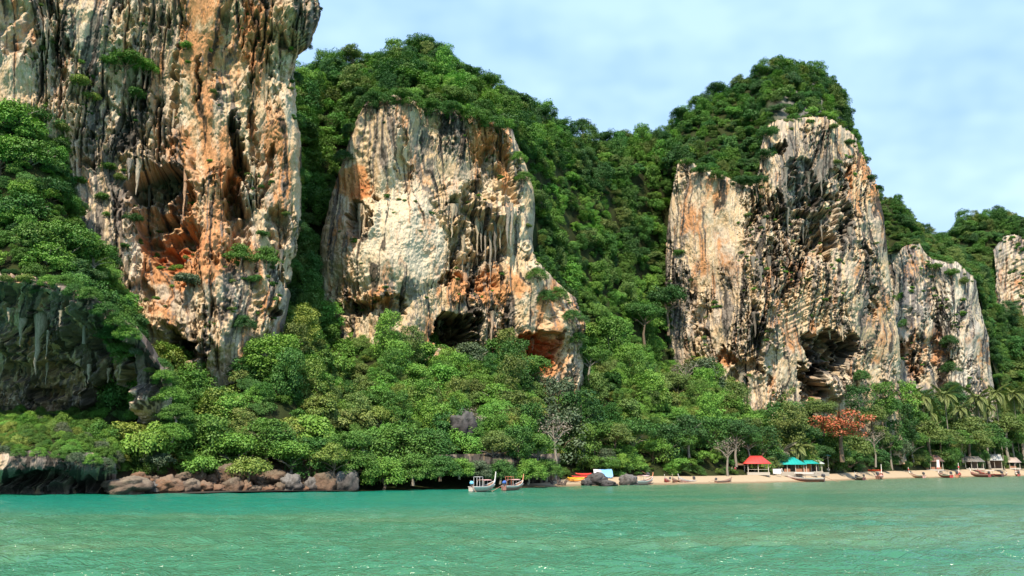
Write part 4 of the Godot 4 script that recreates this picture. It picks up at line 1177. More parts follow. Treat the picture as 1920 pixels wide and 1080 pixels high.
	for a in [[1040, 770, 168, 4.6, "beside the driftwood"], [702, 770, 150, 3.6, "on the slope above the rock bank"], [884, 760, 160, 3.2, "just above the black crag"], [1284, 670, 250, 5.0, "at the foot of the grey flank"], [470, 690, 158, 3.4, "below the left cliff's white foot"], [1636, 800, 286, 4.6, "right of the flame tree"]]:
		tree("tree", "sparse", "bare grey", "nearly bare grey-limbed tree %s" % a[4], "tree", "", at(a[0], a[1], a[2]), a[3], a[0], 1.2, "pale bark")
	# shrubs on the rock, each on its own ledge
	var cliffs := []
	for g in grids:
		cliffs.append(g)
	shrubs(cliffs[0], "on the tall left cliff", [[212, 112, 2.4, "bush", "mid green"], [244, 130, 3.0, "round", "mid green"], [280, 140, 2.6, "round", "bright green"], [152, 150, 2.4, "bush", "yellow-green"], [178, 178, 2.0, "bush", "yellow-green"], [262, 172, 2.2, "bush", "deep green"], [352, 84, 1.6, "bush", "bright green"], [206, 306, 1.8, "bush", "mid green"], [232, 330, 1.6, "bush", "olive green"], [196, 362, 1.8, "bush", "mid green"], [256, 424, 2.0, "round", "dark green"], [368, 522, 2.9, "bush", "grey-green"], [456, 492, 3.0, "layered", "mid green"], [502, 500, 3.2, "layered", "mid green"], [480, 522, 2.0, "bush", "deep green"], [462, 610, 2.4, "drape", "dark green"], [538, 398, 1.2, "bush", "olive green"], [496, 440, 1.6, "bush", "deep green"], [240, 620, 2.4, "drape", "mid green"], [570, 90, 2.0, "drape", "dark green"], [574, 150, 2.2, "drape", "dark green"], [576, 230, 2.2, "drape", "deep green"], [578, 330, 2.2, "drape", "deep green"], [572, 430, 2.2, "drape", "dark green"], [556, 500, 2.2, "drape", "deep green"], [130, 240, 1.8, "bush", "olive green"], [150, 330, 1.6, "bush", "bright green"]])
	shrubs(cliffs[1], "on the broad middle cliff", [[1006, 520, 2.8, "drape", "mid green"], [1024, 560, 2.8, "drape", "deep green"], [980, 340, 2.4, "drape", "mid green"], [970, 300, 2.6, "drape", "bright green"], [690, 202, 3.0, "drape", "dark green"], [724, 194, 3.0, "drape", "deep green"], [772, 200, 3.2, "drape", "mid green"], [824, 214, 3.4, "drape", "deep green"], [888, 230, 3.2, "drape", "mid green"], [924, 242, 3.2, "drape", "deep green"], [956, 260, 3.0, "drape", "mid green"], [660, 250, 2.6, "drape", "dark green"], [648, 300, 2.6, "drape", "dark green"], [702, 196, 2.6, "round", "deep green"], [752, 196, 2.8, "round", "mid green"], [806, 206, 3.2, "round", "mid green"], [842, 218, 2.6, "round", "deep green"], [870, 224, 3.0, "round", "bright green"], [906, 232, 3.0, "round", "mid green"], [942, 250, 3.0, "round", "bright green"], [992, 420, 1.4, "bush", "olive green"], [1046, 556, 3.0, "drape", "mid green"], [1064, 600, 2.8, "drape", "deep green"], [1076, 640, 2.8, "drape", "mid green"]])
	shrubs(cliffs[2], "on the tall right cliff", [[1284, 312, 3.0, "round", "mid green"], [1312, 330, 3.4, "round", "deep green"], [1346, 340, 3.2, "round", "mid green"], [1386, 350, 3.6, "round", "dark green"], [1416, 352, 3.8, "round", "dark green"], [1432, 300, 3.6, "round", "dark green"], [1436, 256, 3.4, "round", "deep green"], [1476, 222, 2.6, "bush", "olive green"], [1516, 226, 2.6, "bush", "mid green"], [1556, 236, 2.8, "bush", "olive green"], [1590, 262, 3.0, "bush", "deep green"], [1570, 300, 2.4, "bush", "olive green"], [1630, 330, 3.0, "bush", "dark green"], [1644, 350, 2.4, "bush", "dark green"], [1400, 400, 1.6, "bush", "olive green"], [1270, 470, 2.6, "bush", "mid green"], [1255, 480, 2.8, "round", "deep green"], [1606, 706, 3.4, "drape", "deep green"], [1542, 560, 1.6, "bush", "mid green"]])
	shrubs(cliffs[5], "on the dark overhang", [[14, 512, 1.4, "bush", "olive green"], [50, 514, 1.5, "bush", "yellow-green"], [92, 524, 1.5, "drape", "bright green"], [124, 534, 1.7, "drape", "mid green"], [150, 552, 1.6, "drape", "deep green"], [176, 562, 1.9, "drape", "mid green"], [202, 584, 1.9, "drape", "deep green"], [228, 604, 2.0, "drape", "mid green"], [246, 628, 1.9, "drape", "bright green"], [214, 622, 1.6, "drape", "dark green"], [262, 654, 1.5, "bush", "grey-green"], [290, 690, 1.0, "bush", "olive green"], [306, 736, 1.1, "bush", "mid green"], [314, 700, 1.4, "drape", "bright green"], [236, 664, 1.4, "drape", "mid green"], [312, 770, 1.6, "drape", "deep green"]])
	shrubs(cliffs[6], "on the waterside ledge", [[10, 846, 1.1, "drape", "grey-green"], [40, 850, 1.0, "drape", "mid green"], [78, 850, 1.1, "drape", "bright green"], [112, 852, 1.1, "drape", "mid green"], [146, 858, 1.2, "drape", "grey-green"], [176, 862, 1.3, "drape", "bright green"], [200, 868, 1.2, "drape", "grey-green"], [208, 884, 0.9, "drape", "grey-green"]])
	shrubs(cliffs[3], "on the lower grey cliff", [[1690, 560, 4.0, "drape", "mid green"], [1694, 610, 4.0, "drape", "deep green"], [1752, 510, 4.0, "round", "mid green"], [1782, 520, 4.4, "round", "mid green"], [1806, 532, 4.0, "round", "olive green"], [1776, 640, 4.6, "drape", "dark green"], [1774, 690, 5.2, "drape", "dark green"], [1780, 730, 5.6, "drape", "dark green"], [1846, 620, 3.6, "bush", "mid green"]])


func shrubs(o: Node, place: String, list: Array) -> void:
	list.sort_custom(func(p, q): return p[0] < q[0])
	for k in list.size():
		var a: Array = list[k]
		var f := on_rock(o, a[0], a[1])
		if f.is_empty():
			continue
		var r: float = a[2]
		var what: String = {"drape": "hanging vines", "round": "bushy shrub", "layered": "spreading shrub"}.get(a[3], "tufted shrub")
		tree("shrub", a[3], a[4], "%s %s %s, %s from left there" % [a[4], what, place, nth(k)], "shrub", "shrubs " + place, f[0] + Vector3(0, (CROWN_TALL[a[3]]) * r * 0.72, 0.55 * r), r, k * 1.7)


func nth(k: int) -> String:
	if k < ORDINAL.size():
		return ORDINAL[k]
	return ["seventeenth", "eighteenth", "nineteenth", "twentieth", "twenty-first", "twenty-second", "twenty-third", "twenty-fourth", "twenty-fifth", "twenty-sixth", "twenty-seventh", "twenty-eighth", "twenty-ninth", "thirtieth"][k - 16]


func frond_mesh(seed_: int, droop: float) -> ArrayMesh:
	rng.seed = seed_
	var v := PackedVector3Array()
	var n := PackedVector3Array()
	var c := PackedColorArray()
	var ix := PackedInt32Array()
	var prev := Vector3.ZERO
	var steps := 30
	for k in steps:
		var t := (k + 1.0) / steps
		var p := Vector3(t * (1.0 - 0.28 * droop * t), 0.42 * t - (0.42 + 0.62 * droop) * t * t, 0.0)
		var along := (p - prev).normalized()
		var up := Vector3(0, 0, 1).cross(along).normalized()
		leaf(v, n, c, ix, prev, along, up, (p - prev).length() * 1.1, 0.018 * (1.1 - t), up, Color(1.2, 1.05, 0.8))
		var l := 0.24 * sin(PI * (0.12 + 0.84 * t)) + 0.02
		for s in [-1, 1]:
			var d := (Vector3(0, 0, s) + along * 0.75 + Vector3(0, -0.35 - 0.3 * rng.randf(), 0)).normalized()
			var face := up.slide(d).normalized()
			var g := rng.randf_range(0.8, 1.2)
			leaf(v, n, c, ix, p, d, face, l, 0.032, (face + up).normalized(), Color(g, g, g))
		prev = p
	return mesh_of(v, n, c, ix)


func build_palms() -> void:
	var fronds := []
	for k in 6:
		fronds.append(frond_mesh(201 + k, [0.15, 0.5, 0.85, 1.1, 1.3, 1.5][k]))
	var list := [[1659, 757, 292, 5.2, 1.0, "leaning out left of the palms, above the grey tree"], [1685, 779, 286, 5.4, 1.0, "nearest to the sand, with a bare slender trunk"], [1706, 746, 322, 5.2, 1.0, "small crowned, before the rust stained rock"], [1730, 748, 322, 5.8, 1.0, "full and dark, left of the two tallest"], [1739, 778, 312, 5.6, 1.0, "low and bushy, its fronds in the treetops"], [1771, 744, 332, 6.2, 1.0, "broad and evenly spread, before the vine gully"], [1832, 749, 346, 6.4, 1.0, "wide and dark, right of the white foot of the cliff"], [1866, 740, 366, 6.2, 1.0, "tall, with pale hanging fronds, by the end of the cliff"], [1848, 762, 350, 4.8, 1.0, "short, tucked between two taller ones"], [1900, 742, 376, 6.4, 1.0, "next to the last at the right edge"], [1926, 736, 380, 6.4, 1.0, "cut by the right edge of the picture"], [1800, 768, 345, 5.0, 1.0, "half hidden, low in the row"], [1493, 842, 232, 4.2, 1.0, "small and shaded, over the teal roof"], [1466, 850, 226, 3.6, 1.0, "small with browning fronds behind the red roof"]]
	for k in list.size():
		var a: Array = list[k]
		var d: float = maxf(a[2], inland(a[0]) + 14.0) if k < 12 else a[2] + 8.0
		var top := at(a[0], a[1], d)
		a[3] *= 1.2 * d / a[2]
		var h := maxf(5.0, top.y - 2.0)
		var o := thing("coconut_palm", "coconut palm %s" % a[5], "palm tree", top - Vector3(0, h, 0), 0.0, "coconut palms")
		rng.seed = 220 + k
		var st := SurfaceTool.new()
		st.begin(Mesh.PRIMITIVE_TRIANGLES)
		var lean := Vector3(rng.randf_range(-0.8, 0.8), 0, rng.randf_range(-0.5, 0.5))
		tube(st, [Vector3(-lean.x, 0, -lean.z), Vector3(-lean.x * 0.7, h * 0.3, 0), Vector3(-lean.x * 0.2, h * 0.7, 0), Vector3(0, h, 0)], [0.26, 0.2, 0.17, 0.14], 8)
		st.generate_normals()
		obj("trunk", st.commit(), mats["pale bark"], o)
		for f in 22:
			var tilt := f % 6
			var m := obj("frond", fronds[tilt], mats["leaves " + ("palm green" if k < 13 else "bare grey")], o)
			m.position = Vector3(0, h, 0)
			m.rotation = Vector3(rng.randf_range(-0.3, 0.3), f * 2.4 + rng.randf_range(-0.2, 0.2), [0.75, 0.5, 0.25, 0.05, -0.2, -0.45][tilt])
			m.scale = Vector3.ONE * a[3] * rng.randf_range(0.85, 1.1)


# ---------------------------------------------------------------- boulders
func boulder_mesh(seed_: int, a: Color, b: Color, cap: Color, angular := 0.5) -> ArrayMesh:
	var n := noise(seed_, 3)
	var cells := noise(seed_ + 5, 1, FastNoiseLite.TYPE_CELLULAR)
	cells.cellular_return_type = FastNoiseLite.RETURN_DISTANCE
	var nu := 34
	var nv := 22
	var pos := []
	var cols := []
	for j in nv:
		var e := PI * (0.5 - j / (nv - 1.0))
		var p := PackedVector3Array()
		var c := PackedColorArray()
		for i in nu:
			var t := TAU * i / (nu - 1.0)
			var d := Vector3(cos(t) * cos(e), sin(e), -sin(t) * cos(e))
			var r := 1.0 + 0.34 * n.get_noise_3dv(d * 0.9) + 0.10 * n.get_noise_3dv(d * 3.1) - angular * 0.42 * (cells.get_noise_3dv(d * 1.25) + 0.6)
			p.append(d * r)
			var k := n.get_noise_3dv(d * 2.2 + Vector3(7, 0, 0))
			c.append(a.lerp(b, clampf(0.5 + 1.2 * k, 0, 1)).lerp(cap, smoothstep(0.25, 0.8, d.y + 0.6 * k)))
		pos.append(p)
		cols.append(c)
	return grid_mesh(pos, cols, nu, nv)


func build_boulders() -> void:
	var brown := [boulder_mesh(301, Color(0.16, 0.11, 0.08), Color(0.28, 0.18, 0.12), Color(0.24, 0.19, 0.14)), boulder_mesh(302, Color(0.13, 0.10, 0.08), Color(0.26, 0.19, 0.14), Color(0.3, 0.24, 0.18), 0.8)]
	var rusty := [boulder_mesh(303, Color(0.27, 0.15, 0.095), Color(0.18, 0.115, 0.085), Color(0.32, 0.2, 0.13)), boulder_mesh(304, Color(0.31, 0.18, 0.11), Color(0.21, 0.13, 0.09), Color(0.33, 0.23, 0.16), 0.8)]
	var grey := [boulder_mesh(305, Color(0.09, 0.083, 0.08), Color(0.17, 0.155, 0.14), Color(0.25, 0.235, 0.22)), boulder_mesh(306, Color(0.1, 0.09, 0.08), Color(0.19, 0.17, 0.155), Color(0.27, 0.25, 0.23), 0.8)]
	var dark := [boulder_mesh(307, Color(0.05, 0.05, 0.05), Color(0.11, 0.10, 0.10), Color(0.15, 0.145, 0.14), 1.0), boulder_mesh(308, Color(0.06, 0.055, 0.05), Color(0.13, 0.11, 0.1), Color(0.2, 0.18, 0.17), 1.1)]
	var tones := {"brown": brown, "rusty": rusty, "grey": grey, "dark": dark}
	# front row by the water: drawing x, y of the middle, half width and half height in drawing units, tone
	var front := [[239, 911, 35, 15, "brown"], [283, 915, 13, 8, "grey"], [317, 909, 20, 13, "rusty"], [355, 912, 17, 12, "brown"], [383, 914, 14, 9, "rusty"], [408, 917, 13, 7, "rusty"], [438, 911, 16, 13, "brown"], [461, 913, 10, 9, "rusty"], [477, 917, 12, 6, "brown"], [500, 917, 15, 6, "rusty"], [526, 914, 12, 9, "brown"], [547, 909, 18, 15, "grey"], [585, 911, 11, 12, "grey"], [612, 906, 20, 17, "brown"], [648, 904, 21, 19, "grey"], [211, 917, 10, 6, "brown"], [300, 918, 8, 4, "brown"], [568, 917, 10, 5, "rusty"]]
	front.sort_custom(func(p, q): return p[0] < q[0])
	var back := [[262, 897, 14, 9, "rusty"], [345, 896, 14, 9, "brown"], [373, 897, 14, 9, "rusty"], [398, 900, 16, 9, "rusty"], [424, 890, 19, 17, "brown"], [445, 891, 13, 13, "brown"], [470, 895, 15, 10, "rusty"], [492, 902, 15, 9, "brown"], [512, 896, 24, 13, "brown"], [538, 894, 14, 8, "grey"], [568, 898, 16, 13, "brown"], [592, 894, 14, 11, "rusty"], [628, 892, 14, 11, "rusty"]]
	for pass_ in 2:
		var list: Array = [front, back][pass_]
		for k in list.size():
			var a: Array = list[k]
			var d: float = (113.0 + maxf(0.0, a[0] - 240.0) * 0.035) + 4.0 * pass_
			var w: float = a[2] * d / FOCAL
			var h: float = a[3] * d / FOCAL
			var size := "big " if w > 1.25 else "small " if w < 0.8 else ""
			var where: String = "waterside row" if pass_ == 0 else "upper row"
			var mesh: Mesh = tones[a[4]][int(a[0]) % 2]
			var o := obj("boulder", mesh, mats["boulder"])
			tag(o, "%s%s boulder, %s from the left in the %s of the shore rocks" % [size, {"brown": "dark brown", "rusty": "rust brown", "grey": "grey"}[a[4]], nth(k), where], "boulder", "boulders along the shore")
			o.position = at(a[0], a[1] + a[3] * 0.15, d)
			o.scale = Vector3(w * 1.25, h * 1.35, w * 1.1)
			o.rotation = Vector3(0, a[0] * 1.3, 0)
			if h / w > 0.6:
				o.rotation.z = 0.25 * sin(a[0])
	rng.seed = 340
	for k in 120:
		var x := rng.randf_range(205, 668)
		var y := rng.randf_range(898, 919) if k < 70 else rng.randf_range(917, 922)
		var d := 113.5 + maxf(0.0, x - 240.0) * 0.035 + (919.0 - y) * 0.2
		var kind: String = ["brown", "rusty", "grey"][rng.randi() % 3]
		var o := obj("stone", tones[kind][rng.randi() % 2], mats["boulder"])
		tag(o, "small %s stone wedged between the shore boulders" % kind, "stone", "small stones between the boulders")
		o.position = at(x, y, d)
		o.scale = Vector3(rng.randf_range(0.35, 0.75), rng.randf_range(0.25, 0.5), rng.randf_range(0.35, 0.7))
		o.rotation = Vector3(rng.randf() * 0.4, rng.randf() * TAU, rng.randf() * 0.4)
	for a in [[868, 800, 156, 2.1, 2.3, "dark", "black crag showing between the bushes on the slope"], [1118, 901, 171, 1.9, 1.2, "dark", "craggy black rock in front of the blue tarpaulin"], [1140, 908, 168, 1.5, 0.6, "dark", "low black rock trailing into the water beside the tarpaulin"], [1178, 903, 174, 1.5, 1.2, "grey", "rounded grey rock at the water in front of the old boat"], [1100, 906, 168, 0.9, 0.7, "dark", "small black rock left of the tarpaulin"]]:
		var o := obj("boulder", tones[a[5]][int(a[0]) % 2], mats["boulder"])
		tag(o, a[6], "rock")
		o.position = at(a[0], a[1], a[2])
		o.scale = Vector3(a[3], a[4], a[3]) * 1.15
		o.rotation.y = a[0]
	# driftwood roots
	var st := SurfaceTool.new()
	st.begin(Mesh.PRIMITIVE_TRIANGLES)
	rng.seed = 331
	for k in 12:
		var p := Vector3(rng.randf_range(-1.4, 1.4), 0.1, rng.randf_range(-0.4, 0.4))
		var q := p + Vector3(rng.randf_range(-1.0, 1.0), rng.randf_range(0.3, 1.3), rng.randf_range(-0.4, 0.4))
		tube(st, [p, p.lerp(q, 0.5) + Vector3(0, rng.randf_range(-.1, .3), 0), q], [0.2, 0.13, 0.04], 6)
	st.generate_normals()
	var wood := obj("driftwood", st.commit(), mat("driftwood", Color(0.09, 0.07, 0.06), 0.95))
	wood.position = at(1048, 910, 165)
	tag(wood, "tangled dark driftwood roots on the sand right of the two moored boats", "driftwood")


# ---------------------------------------------------------------- boats
func box(st: SurfaceTool, at_: Vector3, size: Vector3, turn := Basis.IDENTITY) -> void:
	var b := BoxMesh.new()
	b.size = size
	st.append_from(b, 0, Transform3D(turn, at_))


func one_box(at_: Vector3, size: Vector3, turn := Basis.IDENTITY) -> ArrayMesh:
	var st := SurfaceTool.new()
	st.begin(Mesh.PRIMITIVE_TRIANGLES)
	box(st, at_, size, turn)
	return st.commit()


func bar(a: Vector3, b: Vector3, r: float, r2 := -1.0) -> ArrayMesh:
	var st := SurfaceTool.new()
	st.begin(Mesh.PRIMITIVE_TRIANGLES)
	tube(st, [a, b], [r, r2 if r2 >= 0.0 else r], 8, true)
	st.generate_normals()
	return st.commit()


func half_beam(t: float) -> float:
	return 0.88 * pow(sin(PI * clampf(0.20 + 0.80 * t, 0.0, 1.0)), 0.75) if t < 0.999 else 0.02


func sheer(t: float) -> float:
	return 0.62 + 0.16 * (1.0 - t) * (1.0 - t) + 1.15 * pow(t, 3.4)


func keel(t: float) -> float:
	return -0.28 + 0.12 * (1.0 - t) * (1.0 - t) + 1.05 * pow(t, 4.5)


func band(t0: float, t1: float, lo: float, hi: float, out: float) -> ArrayMesh:
	# a strip of planking on both sides between two heights of the side (0 keel, 1 sheer)
	var st := SurfaceTool.new()
	st.begin(Mesh.PRIMITIVE_TRIANGLES)
	var n := 30
	var rows := 5 if hi - lo > 0.5 else 2
	for s in [1, -1]:
		for i in n:
			for r in rows:
				var q := []
				for c in [[0, 0], [1, 0], [0, 1], [1, 1]]:
					var t: float = lerpf(t0, t1, (i + c[0]) / float(n))
					var f: float = lerpf(lo, hi, (r + c[1]) / float(rows))
					var b := half_beam(t) * pow(clampf(f, 0.0, 1.0), 0.42) + out * (1.0 if f > 0.02 else 0.0)
					q.append(Vector3((t - 0.5) * 9.6, lerpf(keel(t), sheer(t), f), s * b))
				var order := [0, 2, 1, 1, 2, 3] if s > 0 else [0, 1, 2, 1, 3, 2]
				for k in order:
					st.set_smooth_group(0)
					st.add_vertex(q[k])
	st.index()
	st.generate_normals()
	return st.commit()


func longtail(label: String, where: Vector3, turn: float, look: Dictionary) -> Node3D:
	var o := thing("longtail_boat", label, "boat", where, turn, look.get("group", "longtail boats along the beach"))
	var s: float = look.get("size", 1.0) * (1.2 if where.z < -270.0 else 1.0)
	o.scale = Vector3.ONE * s
	var hull_m := mat("paint %s" % look.hull, look.hull, 0.5)
	var trim_m := mat("paint %s" % look.trim, look.trim, 0.5)
	obj("hull", band(0.0, 1.0, 0.0, 1.0, 0.0), hull_m, o)
	obj("strake", band(0.0, 0.995, 0.74, 0.97, 0.025), trim_m, o)
	obj("inner_planking", band(0.02, 0.97, 0.12, 0.98, -0.06), mat("inner wood", Color(0.32, 0.17, 0.11), 0.8), o)
	for side in [1, -1]:
		var st := SurfaceTool.new()
		st.begin(Mesh.PRIMITIVE_TRIANGLES)
		var pts := []
		var radii := []
		for k in 17:
			var t := k / 16.0
			pts.append(Vector3((t - 0.5) * 9.6, sheer(t) + 0.02, side * (half_beam(t) + 0.01)))
			radii.append(0.055)
		tube(st, pts, radii, 6, true)
		st.generate_normals()
		obj("gunwale", st.commit(), mat("paint %s" % look.get("rail", look.trim), look.get("rail", look.trim), 0.5), o)
	obj("transom", one_box(Vector3(-4.78, 0.33, 0), Vector3(0.08, 0.72, 2.0 * half_beam(0.0) * 0.86)), hull_m, o)
	obj("deck", one_box(Vector3(0, 0.02, 0), Vector3(7.4, 0.05, 1.1)), mat("deck wood", Color(0.30, 0.16, 0.10), 0.8), o)
	obj("foredeck", one_box(Vector3(3.5, 0.92, 0), Vector3(1.5, 0.05, 0.8), Basis(Vector3(0, 0, 1), 0.22)), trim_m, o)
	for x in [-2.4, -0.8, 0.8, 2.2]:
		obj("bench", one_box(Vector3(x, 0.42, 0), Vector3(0.34, 0.05, 1.5)), mat("bench paint %s" % look.get("seat", Color(0.45, 0.08, 0.06)), look.get("seat", Color(0.45, 0.08, 0.06)), 0.6), o)
	# prow
	var st := SurfaceTool.new()
	st.begin(Mesh.PRIMITIVE_TRIANGLES)
	var ph: float = look.get("prow", 1.5)
	var top := Vector3(5.25, 1.75 + ph, 0)
	var path := [Vector3(4.55, 1.35, 0), Vector3(4.86, 1.85, 0), Vector3(5.08, 1.8 + ph * 0.5, 0), top]
	for k in 3:
		var a: Vector3 = path[k]
		var b: Vector3 = path[k + 1]
		var m := (a + b) * 0.5
		var ang := atan2(b.y - a.y, b.x - a.x)
		box(st, m, Vector3((b - a).length() + 0.06, [0.34, 0.28, 0.24][k], [0.14, 0.12, 0.11][k]), Basis(Vector3(0, 0, 1), ang))
	obj("prow", st.commit(), mat("paint %s" % look.prow_color, look.prow_color, 0.6), o)
	if look.has("ribbon"):
		var rb := SurfaceTool.new()
		rb.begin(Mesh.PRIMITIVE_TRIANGLES)
		tube(rb, [path[2] + Vector3(-0.1, -0.25, 0), path[2] + Vector3(0.04, 0.2, 0)], [0.23, 0.19], 8, true)
		tube(rb, [path[2] + Vector3(0.1, -0.1, 0.12), path[2] + Vector3(0.2, -0.75, 0.16)], [0.09, 0.03], 6, true)
		rb.generate_normals()
		obj("ribbon", rb.commit(), mat("ribbon %s" % look.ribbon, look.ribbon, 0.8), o)
	if look.has("roof"):
		var l: float = look.get("roof_length", 4.2)
		var rx: float = look.get("roof_at", -0.2)
		for x in [rx - l * 0.46, rx, rx + l * 0.46]:
			for side in [1, -1]:
				obj("roof_post", bar(Vector3(x, 0.5, side * 0.7), Vector3(x, 1.92, side * 0.66), 0.035), mat("post paint", Color(0.5, 0.45, 0.4), 0.6), o)
		var rf := SurfaceTool.new()
		rf.begin(Mesh.PRIMITIVE_TRIANGLES)
		for k in 8:
			var a0 := lerpf(-0.75, 0.75, k / 8.0)
			var a1 := lerpf(-0.75, 0.75, (k + 1) / 8.0)
			var p0 := Vector3(0, 0.85 * cos(a0) * 0.55, 1.22 * sin(a0))
			var p1 := Vector3(0, 0.85 * cos(a1) * 0.55, 1.22 * sin(a1))
			var m := (p0 + p1) * 0.5
			box(rf, Vector3(rx, 1.56 + m.y, m.z), Vector3(l, 0.035, (p1 - p0).length() + 0.02), Basis(Vector3(1, 0, 0), -atan2(p1.y - p0.y, p1.z - p0.z)))
		obj("roof", rf.commit(), mat("canvas %s" % look.roof, look.roof, 0.8), o)
	if look.has("frame"):
		var fr := SurfaceTool.new()
		fr.begin(Mesh.PRIMITIVE_TRIANGLES)
		for x in [-2.6, -1.4]:
			for side in [1, -1]:
				tube(fr, [Vector3(x, 0.55, side * 0.62), Vector3(x, 2.55, side * 0.62)], [0.04, 0.04], 6)
			tube(fr, [Vector3(x, 2.55, -0.64), Vector3(x, 2.55, 0.64)], [0.04, 0.04], 6)
		tube(fr, [Vector3(-2.6, 2.55, 0.62), Vector3(-1.4, 2.55, 0.62)], [0.04, 0.04], 6)
		tube(fr, [Vector3(-2.6, 2.55, -0.62), Vector3(-1.4, 2.55, -0.62)], [0.04, 0.04], 6)
		fr.generate_normals()
		obj("frame", fr.commit(), mat("paint %s" % look.frame, look.frame, 0.5), o)
	# engine on its swivel, with the long tail behind
	var swing: float = look.get("swing", 0.0)
	var e := obj("engine", one_box(Vector3(0.1, 0.28, 0), Vector3(0.85, 0.42, 0.46)), mat("engine iron", Color(0.07, 0.07, 0.075), 0.5), o)
	e.position = Vector3(-4.6, 0.95, 0)
	e.rotation = Vector3(0, swing, look.get("tilt", 0.28))
	var cv := SphereMesh.new()
	cv.radius = 0.42
	cv.height = 0.72
	cv.radial_segments = 16
	cv.rings = 8
	var cover := obj("engine_cover", cv, mat("cloth %s" % look.get("cover", Color(0.06, 0.06, 0.07)), look.get("cover", Color(0.06, 0.06, 0.07)), 0.8), e)
	cover.position = Vector3(0.15, 0.52, 0)
	cover.scale = Vector3(1.2, 0.95, 0.9)
	obj("swivel", bar(Vector3(0.05, -0.5, 0), Vector3(0.05, 0.1, 0), 0.07), mats["engine iron"], e)
	obj("tail_shaft", bar(Vector3(-0.3, 0.2, 0), Vector3(-4.2, 0.02, 0), 0.05, 0.035), mat("shaft", Color(0.4, 0.2, 0.13), 0.5), e)
	var pr := SurfaceTool.new()
	pr.begin(Mesh.PRIMITIVE_TRIANGLES)
	for k in 3:
		box(pr, Vector3(-4.2, 0, 0) + Basis(Vector3(1, 0, 0), k * TAU / 3) * Vector3(0, 0.14, 0), Vector3(0.03, 0.24, 0.11), Basis(Vector3(1, 0, 0), k * TAU / 3))
	obj("propeller", pr.commit(), mat("brass", Color(0.5, 0.42, 0.3), 0.4), e)
	obj("tiller", bar(Vector3(0.5, 0.35, 0), Vector3(1.7, 0.55, 0), 0.03), mats["shaft"], e)
	return o


func afloat(x: float, y: float) -> Vector3:
	# where the drawing's waterline point lies on the sea
	return at(x, y, EYE * FOCAL / (y - 880.0))


